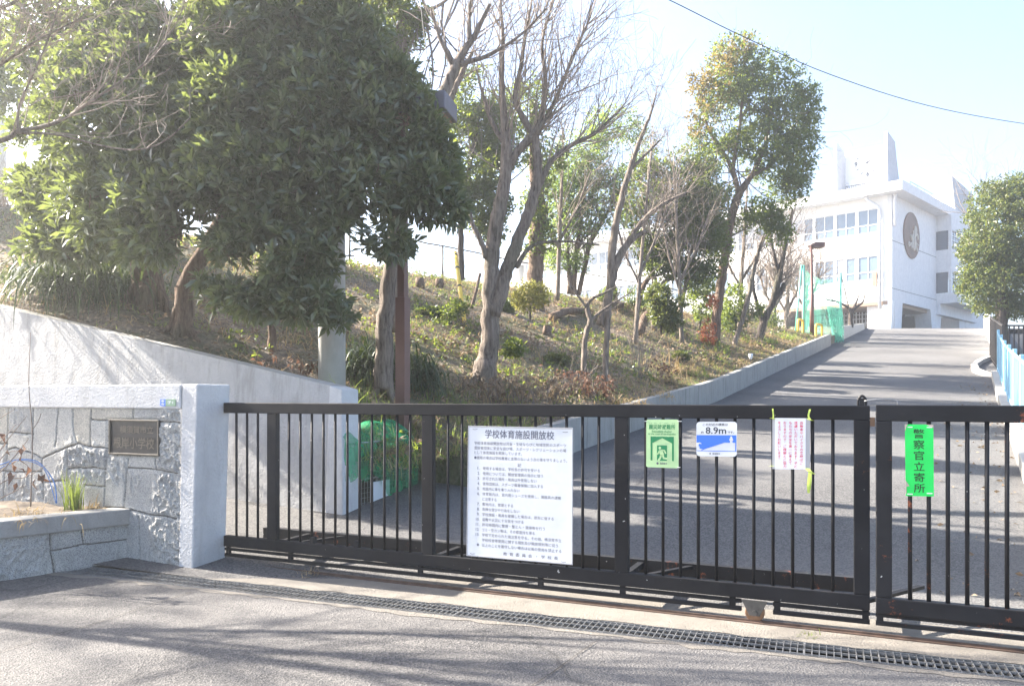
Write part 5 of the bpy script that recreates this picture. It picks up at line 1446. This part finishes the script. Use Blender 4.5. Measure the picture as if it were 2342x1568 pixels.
leafy_tree('tall_evergreen', 'tall evergreen with a bronzed upper left side, standing by the low wall near the school', 23,
    [[(1630, 800, 26), (1636, 760, 23), (1640, 715, 22), (1648, 650, 21), (1660, 580, 20), (1670, 510, 19), (1690, 445, 17), (1720, 400, 12), (1750, 330, 8), (1770, 240, 5)], [(1690, 445, 13), (1672, 380, 11), (1640, 330, 9), (1615, 280, 6), (1605, 220, 4)], [(1676, 385, 9), (1690, 300, 7), (1700, 200, 5), (1705, 130, 3)], [(1720, 402, 8), (1770, 370, 6), (1810, 300, 4)]],
    [(1700, 140, 80, 55, 23), (1740, 220, 85, 90, 23), (1660, 230, 60, 80, 23), (1800, 240, 60, 95, 23), (1760, 330, 70, 80, 23), (1830, 330, 45, 75, 23), (1640, 320, 55, 80, 23), (1700, 330, 50, 50, 23), (1785, 440, 55, 70, 23), (1815, 400, 40, 50, 23), (1600, 400, 45, 40, 23), (1630, 440, 50, 50, 23), (1740, 490, 50, 50, 23), (1780, 520, 36, 40, 23), (1600, 500, 40, 60, 23.5), (1650, 540, 40, 50, 23.5), (1850, 240, 28, 50, 23)], 4600, 'leaf_mid', .115, M['bark_brown'], swell=1.12, loose=.5, tw=8, shell=.1,
    extra=([(1650, 150, 45, 40, 22.6), (1625, 220, 45, 60, 22.6), (1690, 110, 50, 26, 22.6), (1600, 190, 30, 30, 22.6), (1600, 290, 30, 50, 22.6)], 330, 'leaf_rust'))
leafy_tree('thick_trunk_tree', 'thick straight trunk on the ridge with dark foliage high behind the bare forked tree', 20,
    [[(1226, 722, 42), (1225, 660, 38), (1227, 580, 36), (1231, 490, 35), (1226, 400, 30), (1222, 320, 24), (1218, 230, 16)]], [(1235, 540, 28, 50, 19.7), (1205, 560, 20, 30, 19.7), (1215, 420, 40, 60, 19.8), (1250, 360, 40, 50, 20), (1200, 250, 50, 60, 20)], 800, 'leaf_mid', .11, M['bark_brown'], swell=1.3, loose=.5, tw=6)
leafy_tree('slim_evergreen', 'slim evergreen left of the bare forked tree with a narrow dark crown', 19.5,
    [[(1056, 640, 15), (1054, 560, 14), (1056, 480, 12), (1070, 400, 10), (1090, 300, 7), (1105, 200, 4)]], [(1090, 210, 55, 45, 19.5), (1075, 290, 60, 60, 19.5), (1120, 300, 50, 80, 19.5), (1070, 390, 75, 70, 19.5), (1140, 400, 40, 60, 19.5), (1090, 470, 70, 50, 19.5), (1040, 320, 50, 60, 19.5), (1125, 520, 30, 30, 19.3)], 2500, 'leaf_dark', .12, M['bark_dark'], swell=1.2, loose=.6, tw=8)
leafy_tree('small_leaf_evergreen', 'tall fine-leaved evergreen behind the brown lamp post, grey trunk rising out of sight', 13,
    [[(905, 760, 34), (905, 600, 33), (908, 400, 32), (914, 220, 30), (917, 110, 28), (924, 20, 24), (930, -80, 18)], [(920, 70, 16), (955, 30, 12), (1000, 15, 8), (1060, -30, 4)]], [(900, 60, 70, 60, 13), (950, 20, 40, 50, 13), (960, 150, 30, 40, 12.8), (860, 150, 60, 80, 13), (940, 200, 30, 26, 12.8), (860, 320, 60, 80, 13), (1000, 330, 60, 60, 12.6), (1010, 400, 50, 50, 12.6)], 2000, 'leaf_dark', .09, M['bark_grey'], swell=1.1, loose=.4, tw=6)
leafy_tree('multi_stem_evergreen', 'multi-stemmed light green tree on the ridge right of the thick trunk', 23.5,
    [[(1302, 672, 12), (1302, 620, 10), (1296, 560, 8), (1285, 490, 5)], [(1312, 674, 13), (1316, 600, 11), (1326, 520, 9), (1338, 440, 6), (1350, 360, 4)], [(1322, 674, 12), (1338, 610, 10), (1352, 550, 8), (1385, 490, 5)]],
    [(1290, 420, 50, 60, 23.5), (1345, 380, 60, 70, 23.5), (1400, 350, 55, 70, 23.5), (1300, 510, 50, 60, 23.5), (1365, 470, 60, 60, 23.5), (1420, 440, 50, 60, 23.5), (1270, 590, 26, 26, 23.5), (1400, 290, 50, 40, 23.5), (1320, 590, 30, 30, 23.3), (1460, 360, 40, 60, 23.5)], 3200, 'leaf_light', .1, M['bark_brown'], swell=1.35, loose=.7, tw=12, shell=.05)
leafy_tree('forked_evergreen', 'evergreen with thin crooked forking stems at the right end of the ridge', 22,
    [[(1495, 755, 14), (1496, 700, 12), (1499, 660, 13), (1490, 610, 11), (1488, 565, 10), (1500, 520, 8), (1514, 470, 6), (1526, 420, 4)], [(1499, 668, 11), (1520, 645, 10), (1545, 625, 9), (1570, 595, 8), (1592, 550, 6), (1600, 500, 4)], [(1552, 742, 10), (1560, 690, 10), (1574, 630, 9), (1590, 580, 8), (1605, 520, 5)]],
    [(1480, 470, 50, 60, 22), (1535, 440, 60, 60, 22), (1560, 520, 60, 60, 22), (1500, 560, 50, 50, 22), (1600, 470, 50, 70, 22), (1585, 400, 50, 60, 22), (1540, 600, 40, 36, 22), (1620, 560, 40, 60, 22), (1470, 590, 26, 34, 22), (1590, 620, 30, 40, 22), (1500, 390, 40, 40, 22)], 5000, 'leaf_mid', .1, M['bark_grey'], swell=1.35, loose=.6, tw=10, shell=.05)
leafy_tree('evergreen_shrub', 'bushy evergreen at the foot of the forked evergreen', 20, [[(1512, 765, 6), (1512, 730, 5)]], [(1518, 715, 34, 34, 20), (1505, 680, 28, 34, 20), (1535, 735, 24, 22, 20), (1560, 690, 14, 14, 20)], 560, 'leaf_hedge', .1, M['bark_dark'], cat='shrub')
leafy_tree('evergreen_shrub', 'dark evergreen mass right behind the trunk of the tall bronzed evergreen', 25.5, [[(1682, 775, 6), (1682, 720, 5)]], [(1682, 690, 30, 46, 25.5), (1700, 720, 22, 30, 25.5), (1668, 735, 18, 30, 25.5), (1730, 708, 20, 16, 25.5)], 520, 'leaf_dark', .1, M['bark_dark'], cat='shrub')
leafy_tree('evergreen_shrub', 'small evergreen left of the trunk of the tall bronzed evergreen', 24, [[(1596, 770, 6), (1602, 735, 5)]], [(1600, 690, 26, 32, 24), (1595, 650, 26, 34, 24), (1607, 725, 20, 14, 24), (1622, 670, 14, 40, 24)], 380, 'leaf_mid', .095, M['bark_dark'], cat='shrub')
leafy_tree('yellow_shrub', 'yellow-green shrub on the upper bank before the thick trunk', 17, [[(1213, 730, 5), (1213, 700, 4)]], [(1210, 680, 40, 32, 17), (1235, 675, 26, 26, 17), (1190, 685, 22, 22, 17), (1215, 655, 30, 14, 17)], 420, 'leaf_yellow', .07, M['bark_dark'], k=5, cat='shrub')
leafy_tree('red_nandina', 'red nandina bush at the foot of the tall bronzed evergreen', 22.3, [[(1620, 800, 4), (1620, 770, 3)]], [(1620, 765, 17, 36, 22.3), (1624, 792, 12, 12, 22.3), (1630, 690, 10, 18, 22.4)], 260, 'leaf_red', .075, M['bark_dark'], k=5, cat='shrub')
leafy_tree('round_evergreen', 'large round sunlit evergreen bush at the right edge beside the school', 28, [[(2290, 790, 30), (2290, 700, 26), (2290, 560, 18)]],
    [(2290, 480, 75, 80, 28), (2250, 560, 55, 80, 28), (2330, 520, 90, 110, 28), (2270, 640, 75, 80, 28), (2240, 660, 42, 50, 28), (2340, 640, 90, 90, 28), (2350, 450, 80, 60, 28), (2290, 700, 60, 34, 28), (2390, 560, 90, 130, 28.5), (2215, 600, 24, 40, 28)], 7500, 'leaf_hedge', .12, M['bark_dark'], shell=.45, loose=.25)
leafy_tree('fern_bush', 'small dark fern-like bush low on the bank right of the forked trunk', 12.4, [], [(1176, 795, 22, 16, 12.4), (1170, 808, 18, 10, 12.4)], 90, 'leaf_dark', .07, None, cat='shrub')
leafy_tree('green_bush', 'low green bush on the bank beside the yellow guy guard', 15, [], [(1036, 712, 28, 16, 15), (1052, 700, 18, 18, 15)], 120, 'leaf_dark', .07, None, cat='shrub')
leafy_tree('undergrowth', 'sunny yellow-green undergrowth behind the strap-leaved bush at the left', 11.8, [], [(215, 622, 60, 30, 12), (270, 640, 40, 40, 11.8), (300, 690, 18, 50, 11.5), (180, 600, 40, 20, 12)], 420, 'leaf_yellow', .075, None, k=5, cat='shrub')

leafy_tree('hillside_evergreen', 'evergreen on the hillside at the left edge, behind the bare street-tree branches', 15, [[(-190, 640, 34), (-180, 400, 28), (-170, 150, 16)]],
    [(-40, 200, 90, 75, 15), (-140, 120, 120, 110, 15), (-240, 260, 120, 130, 15), (-120, 330, 90, 70, 15), (-300, 100, 120, 130, 15), (-180, -40, 140, 100, 15), (-330, 330, 110, 100, 15), (-30, 90, 60, 50, 15)], 2600, 'leaf_mid', .16, M['bark_brown'])
leafy_tree('hilltop_evergreen', 'evergreen added on the hilltop to shade the bank, glimpsed through gaps of the canopy', 18, [[(560, 640, 30), (565, 480, 26), (560, 300, 20), (570, 150, 10)]],
    [(430, 380, 90, 80, 18), (560, 420, 100, 60, 18), (700, 370, 90, 80, 18), (480, 240, 100, 90, 18), (620, 240, 110, 90, 18), (760, 240, 80, 80, 18), (560, 110, 120, 90, 18), (700, 100, 90, 80, 18), (380, 140, 90, 90, 18.5), (830, 350, 60, 60, 18)], 3000, 'leaf_mid', .14, M['bark_brown'], shell=.1)  # added mostly hidden: its crown shades the bank and fills canopy gaps
# loose street tree out of frame: only its shade reaches the picture
t = thing('roadside_tree', [-17.3, 9.6, 0], 'loose-crowned street tree beyond the left edge whose shade dapples the street', 'tree')
b = MB(); b.tube(spline([[-17.3, 9.6, -.2], [-17.2, 9.6, 3], [-17.1, 9.5, 6], [-17.0, 9.5, 9.5]], 4), np.linspace(.16, .04, 13), 9)
for _ in range(22): grow(b, np.array([-17.1, 9.5, random.uniform(4.5, 9)]), np.array([random.uniform(-1, 1), random.uniform(-1, 1), .35]), 2.6, .045, 2, .6, .25, (3, 5), 5)
b.build('trunk', M['bark_grey'], t)
cl_ = [(np.array([-17.1 + random.uniform(-2.6, 2.6), 9.5 + random.uniform(-2.8, 2.8), random.uniform(6, 10)]), np.array([.75, .75, .5])) for _ in range(17)]
P, u = cloud(cl_, 620, .1); Bp, D = rosettes(P, u, 6, 1.0); Ls = rng.uniform(.08, .14, len(Bp)); leaves('crown', M['leaf_mid'], Bp, D, Ls, Ls * .45, t)
for u, Y, w_, h_, lf_, lab in [(1392, 24.5, 24, 26, 'leaf_mid', 'low evergreen shrub on the ridge behind the slender bare tree'), (1452, 25, 26, 34, 'leaf_dark', 'dark rounded shrub on the ridge before the far classrooms'), (1640, 27, 30, 40, 'leaf_dark', 'dark shrub on the ridge left of the leaning thin trunk'), (1150, 18.5, 20, 16, 'leaf_mid', 'small green shrub on the upper bank behind the forked bare tree'), (1560, 19, 16, 14, 'leaf_hedge', 'small leafy bush on the bank above the arching straw'), (985, 15.5, 26, 12, 'leaf_dark', 'low dark ground shrub on the bank right of the lamp post'), (1270, 14.8, 24, 12, 'leaf_hedge', 'low spreading shrub in the middle of the bank'), (1755, 30, 30, 34, 'leaf_mid', 'evergreen shrub under the brown winter trees')]:
    v_ = 905 - (foot(u, Y)[2] - EYE) / Y * F
    leafy_tree('low_shrub', lab, Y, [], [(u, v_ - h_ * .6, w_, h_, Y), (u + w_ * .6, v_ - h_ * .35, w_ * .6, h_ * .6, Y), (u - w_ * .7, v_ - h_ * .3, w_ * .5, h_ * .5, Y)], 260, lf_, .075, None, shell=.1, loose=.5, cat='shrub')
# twigs showing above the round bush
b = MB(); p = at(2300, 470, 29)
for _ in range(26): grow(b, at(2240 + random.uniform(-10, 110), 500 + random.uniform(-40, 30), 29), np.array([random.uniform(-.9, .3), 0, .7]), 1.6, .016, 2, .6, .2, (2, 3), 4)
props(b.build('bare_shrub', M['twig']), 'bare pale twigs sticking out above and left of the round sunlit bush', 'shrub')
# brown winter thicket on the far left hillside, with a fallen pole
for i, (u, Y) in enumerate([(20, 17), (80, 19), (150, 18), (-40, 18)]):
    b = MB()
    for _ in range(46):
        q = foot(u + random.uniform(-45, 45), Y + random.uniform(-1, 1)); grow(b, q, np.array([random.uniform(-.4, .4), 0, 1]), 1.0, .011, 1, .6, .3, (3, 5), 4)
    props(b.build('brown_thicket', M['twig']), 'brown winter thicket on the hillside at the far left behind the evergreen', 'shrub', 'brown thicket at the far left')
b = MB(); b.tube(spline([at(-60, 690, 13), at(60, 655, 13.2), at(175, 632, 13.6)], 4), .035, 8)
props(b.build('fallen_pole', M['cutwood'], smooth=True), 'pale fallen pole slanting across the hillside at the far left', 'log')

# ------------------------------------------------------------------ strap-leaved clumps, grasses, dry stalks
def strap(pos, n, L, w, label, rad):
    ro = np.array(pos) + np.concatenate([rng.normal(size=(n, 2)) * rad, rng.uniform(0, .25, (n, 1))], 1)
    di = np.concatenate([rng.normal(size=(n, 2)) * .75, np.ones((n, 1)) * rng.uniform(.6, 1.6, (n, 1))], 1)
    props(blades('strap_leaf_bush', M['blade'], ro, di, L * rng.uniform(.6, 1.15, n), w, None, 1.9, 7), label, 'shrub')
strap(foot(190, 10.6) + gz * .02, 900, 1.0, .012, 'big arching strap-leaved bush behind the sloping wall at the left', .34)
strap(foot(835, 10.5), 420, .72, .011, 'arching strap-leaved clump left of the lamp post, catching the sun', .16)
strap(foot(945, 10.7), 420, .75, .011, 'shaded arching strap-leaved clump right of the lamp post', .16)
strap(foot(880, 11.0), 300, .7, .011, 'strap-leaved clump behind the slanting bare trunk and the lamp post', .16)
for u, Y, n, h, lab in [(1545, 17.5, 150, .75, 'arching dry straw clump in the middle of the lower bank'), (1525, 16.0, 120, .5, 'spiky dry stalk clump at the foot of the arching straw'), (1585, 18, 70, .35, 'pale dry grass clump right of the arching straw'), (1430, 13.0, 160, .34, 'mat of dry bent grass at the edge of the low wall'), (1500, 14.2, 120, .3, 'bleached grass spilling over the low wall')]:
    clump('straw_clump', foot(u, Y), n, h, .006, M['straw'], lab, 'grass', .7, .16, 1.5)
for u, Y, n, h, lab in [(1800, 27.5, 90, .4, 'green grass clump beside the low wall before the yellow hoops'), (1760, 25.5, 120, .4, 'broad green grass clump at the foot of the dark gnarled tree'), (800, 9.2, 130, .45, 'tall fresh grass behind the wire cage'), (1650, 21.5, 60, .35, 'narrow-leaved green clump before the tall evergreen'), (1600, 17.6, 40, .45, 'small blue-green upright plant in the straw')]:
    clump('grass_clump', foot(u, Y), n, h, .006, M['grass'], lab, 'grass', .5, .14, 1.0)
def stalks(u, Y, n, h, spread, mat, label, leafm=None, rad=.15):
    t0_ = foot(u, Y); t = thing('dry_plant', t0_, label, 'plant'); b = MB(); tips = []
    for _ in range(n):
        p = t0_ + np.array([random.gauss(0, rad), random.gauss(0, rad), -.03]); d = np.array([random.gauss(0, spread), random.gauss(0, spread), 1])
        grow(b, p, d, h * random.uniform(.6, 1.1), .0065, 1, .5, .3, (2, 4), 4); tips += [p + unit(d) * h * random.uniform(.4, 1.1) for _ in range(4)]
    b.build('stalks', mat, t)
    if leafm:
        T = np.array(tips); Bp, D = rosettes(T + rng.normal(size=T.shape) * .05, np.tile([0, 0, -.4], (len(T), 1)), 3, 1.0); Ls = rng.uniform(.05, .1, len(Bp)); leaves('dead_leaves', M[leafm], Bp, D, Ls, Ls * .45, t, True, .5)
stalks(1463, 16.0, 22, .95, .35, M['twig'], 'pale dry many-stemmed plant before the forked evergreen', None, .06)
stalks(1737, 25.0, 16, 1.1, .35, M['twig'], 'fan of pale cut stems beside the dark gnarled tree', None, .1)
stalks(1180, 11.4, 30, .42, .45, M['twigd'], 'tangle of dead stalks with curled leaves at the foot of the forked trunk', 'leaf_dead', .25)
stalks(1265, 12.0, 26, .4, .45, M['twigd'], 'dead brown plant between the forked trunk and the small bent tree', 'leaf_dead', .22)
stalks(1328, 12.9, 22, .45, .4, M['twigd'], 'dark withered plant with hanging brown leaves left of the slender tree', 'leaf_rusty', .16)
stalks(1365, 13.1, 18, .4, .4, M['twigd'], 'withered plant under the slender bare tree', 'leaf_rusty', .14)
stalks(1520, 16.0, 10, .45, .4, M['twig'], 'withered russet plant in front of the arching straw', 'leaf_rusty', .14)
stalks(1085, 11.3, 14, .3, .5, M['twig'], 'dry stalks left of the forked trunk among fallen leaves', 'leaf_dead', .2)
stalks(1795, 33, 26, 1.1, .3, M['twigd'], 'brown twiggy bush behind the yellow hoop left of the lamp post', None, .3)
stalks(655, 9.3, 8, .35, .5, M['twig'], 'few russet leaves on dry stems above the sloping wall', 'leaf_rusty', .1)

# cut logs, stumps and a fallen trunk near the ridge
def log(pts, r, label, name='log'):
    P = spline(pts, 5); r = r * .75; b = MB(); b.tube(P, np.linspace(r, r * .85, len(P)), 12, wob=.22)
    props(b.build(name, M['bark_brown'], smooth=True), label, name.replace('_', ' '))
log([foot(1262, 19) + gz * .1, foot(1300, 20.2) + gz * .12, foot(1345, 21.5) + gz * .1], .13, 'fallen trunk lying along the ridge behind the yellow shrub')
log([foot(1462, 20.5), foot(1475, 20.8) + gz * .45, foot(1492, 21) + gz * .62], .15, 'slanting broken stump beside the forked evergreen', 'stump')
log([foot(1250, 17.2) - gz * .05, foot(1252, 17.3) + gz * .16], .14, 'short round stump just right of the yellow shrub', 'stump')
log([foot(1385, 23) + gz * .08, foot(1420, 24) + gz * .1], .16, 'thick log on the ridge behind the slender bare tree')
log([foot(1455, 23.5), foot(1462, 23.5) + gz * .5, foot(1475, 23.6) + gz * 1.0, foot(1490, 23.7) + gz * 1.3], .11, 'lopped leaning trunk on the ridge left of the forked evergreen', 'stump')
log([foot(1410, 24.5), foot(1402, 24.5) + gz * .8, foot(1396, 24.5) + gz * 1.3], .09, 'thin leaning trunk on the ridge beside the slender bare tree', 'stump')
log([foot(1078, 17.5), at(1090, 660, 17.7), at(1098, 625, 17.9)], .05, 'pale bent stem rising beside the guy guard', 'stem')
for u, Y in ((1005, 19), (960, 18)):
    log([foot(u, Y) - gz * .05, foot(u, Y) + gz * .2], .16, {1005: 'grey stump on the top of the bank left of the guy guard', 960: 'mossy stump on the top of the bank right of the lamp post'}[u], 'stump')

# ------------------------------------------------------------------ ground cover of the bank
n = 26000
a = rng.uniform(-1, 27, n) ** 1.0; d = rng.uniform(.15, 11, n)
Pxy = K0 + a[:, None] * rd + d[:, None] * ld
keep = ((Pxy - WP) @ n2 > .35); Pxy = Pxy[keep]; n = len(Pxy)
P = np.concatenate([Pxy, (bank_z(Pxy[:, 0], Pxy[:, 1]) + .012)[:, None]], 1)
D = np.concatenate([rng.normal(size=(n, 2)), rng.normal(size=(n, 1)) * .3 + .1], 1)
Ls = rng.uniform(.04, .1, n)
lf = leaves('leaf_litter', M['leaf_dead'], P, D, Ls, Ls * .45, None, True, .6); props(lf, 'dry brown leaf litter scattered over the bank', 'leaf litter', kind='stuff')
def tufts(n, amax, dmax, thr, mat, hmin, hmax, name, label, seed, per=7, w=.0035, dmin=.15, droop=1.2):
    a = rng.uniform(-1, amax, n); d = rng.uniform(dmin, dmax, n); Pxy = K0 + a[:, None] * rd + d[:, None] * ld
    ok = ((Pxy - WP) @ n2 > .3) & (fbm(Pxy[:, 0] * .8, Pxy[:, 1] * .8, seed) > thr); Pxy = np.repeat(Pxy[ok], per, 0)
    Pxy = Pxy + rng.normal(size=Pxy.shape) * .035; m = len(Pxy)
    P = np.concatenate([Pxy, (bank_z(Pxy[:, 0], Pxy[:, 1]) - .01)[:, None]], 1)
    D = np.concatenate([rng.normal(size=(m, 2)) * .6, np.ones((m, 1))], 1)
    props(blades(name, mat, P, D, rng.uniform(hmin, hmax, m), w, None, droop, 3), label, 'grass', kind='stuff')
tufts(9000, 26, 10, .47, M['grass'], .05, .17, 'grass', 'short green grass in patches over the bank', 61)
tufts(5200, 26, 10, .45, M['straw'], .07, .24, 'dry_grass', 'short dry grass in patches over the bank', 77)
tufts(1500, 26, 1.3, .3, M['straw'], .08, .24, 'dry_grass', 'pale dry grass along the edge of the low wall', 78, 8, .0035, .18, 1.8)
tufts(700, 3, 2.2, .35, M['grass'], .1, .32, 'grass', 'longer fresh grass behind the cage and lamp post', 79, 7, .004)
tufts(1600, 18, 1.5, .42, M['grass'], .03, .07, 'moss', 'bright mossy turf along the edge of the low wall', 81, 9, .004)

def lowcover(n, amin, amax, dmin, dmax, thr, mat, size, name, label, seed):
    a = rng.uniform(amin, amax, n); d = rng.uniform(dmin, dmax, n); Pxy = K0 + a[:, None] * rd + d[:, None] * ld
    ok = ((Pxy - WP) @ n2 > .4) & (fbm(Pxy[:, 0] * .9, Pxy[:, 1] * .9, seed) > thr); Pxy = Pxy[ok]
    P = np.concatenate([Pxy, (bank_z(Pxy[:, 0], Pxy[:, 1]) + rng.uniform(.02, .12, len(Pxy)))[:, None]], 1)
    Bp, D = rosettes(P, np.tile([0, 0, .7], (len(P), 1)), 7, 1.0); Ls = rng.uniform(size * .7, size * 1.3, len(Bp))
    props(leaves(name, mat, Bp, D, Ls, Ls * .42, None, False, .4), label, 'ground cover', kind='stuff')
lowcover(4200, .2, 26, .4, 9, .5, M['leaf_dark'], .065, 'ivy_cover', 'dark green ivy and weeds in patches over the bank', 121)
lowcover(1300, .2, 20, .3, 5, .56, M['leaf_dead'], .08, 'dead_bracken', 'brown dead undergrowth in patches on the lower bank', 140)

tufts(2600, 26, 9, .48, M['straw'], .2, .42, 'tall_dry_grass', 'taller bent dry grass tangled over the bank', 99, 6, .004, .3, 1.7)
# fallen leaves blown along the right-hand edge of the road and before the gate
n = 240
Y = rng.uniform(4.6, 20, n) ; X = XL(Y) + 6.0 - np.abs(rng.normal(size=n)) * .55 - .05
P = np.stack([X, Y, zr(Y) + .012], 1); Ls = rng.uniform(.03, .075, n)
lv = leaves('fallen_leaves', M['leaf_dead'], P, np.concatenate([rng.normal(size=(n, 2)), np.zeros((n, 1))], 1), Ls, Ls * .5, None, True, .3); props(lv, 'dry leaves blown along the right-hand kerb', 'leaves', kind='stuff')

# ------------------------------------------------------------------ plants in the planter
gp = PL(.42, .26, .42)
clump('grass_clump', PL(.30, .3, .42), 70, .3, .0045, M['grass'], 'tall fresh green grass tuft in the stone planter', 'grass', .16, .035, .45)
clump('straw_clump', PL(.16, .24, .42), 60, .16, .0035, M['straw'], 'small dry grass tuft at the right end of the planter', 'grass', .9, .05, 1.4)
clump('straw_clump', PL(.75, .3, .42), 160, .14, .0035, M['straw'], 'dry trampled grass along the planter soil', 'grass', 1.2, .22, 1.6)
sx = at(70, 1158, 6.15); sp_ = [sx, at(74, 1000, 6.15), at(66, 880, 6.15), at(70, 760, 6.15)]
b = MB(); b.tube(spline(sp_, 5), np.linspace(.006, .002, 16), 6); b.tube(spline([at(72, 985, 6.15), at(86, 965, 6.1), at(94, 945, 6.05)], 3), .003, 5)
props(b.build('sapling', M['twig'], smooth=True), 'thin upright sapling stem in the planter before the granite wall', 'sapling')
t = thing('dry_shrub', at(-30, 1130, 5.75), 'dry shrub with a few curled russet leaves in the planter at the left edge', 'shrub'); b = MB(); tips = []
for pl in ([(-60, 1140), (0, 1030), (62, 950)], [(-60, 1130), (0, 1080), (60, 1010), (62, 1000)], [(-60, 1060), (0, 1010), (36, 970)], [(-70, 1160), (10, 1100), (60, 1090), (106, 1063)], [(-60, 1180), (0, 1140), (40, 1120), (46, 1112)], [(-40, 1150), (4, 1045), (48, 1030)], [(-50, 1000), (-5, 960), (34, 935)]):
    Pp = spline([at(u, v, 5.75 + random.uniform(-.06, .1)) for u, v in pl], 4); b.tube(Pp, np.linspace(.0055, .002, len(Pp)), 5); tips += [Pp[-1], Pp[-3], Pp[len(Pp) // 2]]
b.build('stems', M['twig'], t, True)
lp_ = np.array([at(u, v, 5.75) for u, v in ((50, 1010), (48, 1022), (18, 1025), (50, 1035), (44, 1048), (30, 1060), (24, 1075), (36, 1070), (86, 1080), (106, 1078), (84, 1090), (40, 1100), (44, 1120), (36, 1085), (-4, 990), (2, 1000), (62, 1060))])
Bp, D = rosettes(lp_, np.tile([0, 0, -1.2], (len(lp_), 1)), 1, .6); Ls = rng.uniform(.05, .09, len(Bp)); leaves('dead_leaves', M['leaf_rusty'], Bp, D, Ls, Ls * .6, t, True, .6)
b = MB(); b.tube(spline([at(-40, 1080, 5.9), at(0, 1062, 5.9), at(45, 1050, 5.95), at(85, 1055, 6.0), at(112, 1082, 6.05), at(126, 1110, 6.05), at(130, 1150, 6.05)], 6), .004, 6); b.tube(spline([at(-40, 1090, 5.9), at(0, 1070, 5.9), at(45, 1052, 5.97), at(85, 1060, 6.0), at(108, 1085, 6.07), at(128, 1150, 6.05)], 6), .003, 6)
props(b.build('blue_cord', M['bluewire'], smooth=True), 'faded blue cord arching over the planter', 'cord')
# weeds at the gate foot
clump('weed', G(-3.1, -.03, .0), 50, .07, .002, M['straw'], 'dry weed tuft under the left end of the gate', 'weed', .8, .06, 1.0)
clump('weed', G(.42, -.14, .0), 26, .045, .002, M['grass'], 'tiny green weed on the concrete below the gate wheel', 'weed', .8, .03, 1.0)

# ------------------------------------------------------------------ haze added as a milky veil: lifts the darks, whitens the sky
hm = bpy.data.materials.new('haze_air'); hm.use_nodes = True
nt = hm.node_tree; nt.nodes.clear()
pv = node(nt, 'VolumePrincipled', {'Color': (.93, .96, 1, 1), 'Density': 0.003, 'Anisotropy': .6})
mo = node(nt, 'OutputMaterial'); nt.links.new(pv.outputs[0], mo.inputs['Volume'])
hb_ = MB().box([-112, -50, -1.6], [264, 0, 0], [0, 262, 0], [0, 0, 26]).build('haze', hm)
hb_['kind'] = 'stuff'; hb_['label'] = 'pale haze added for a milky backlit veil over the slope'
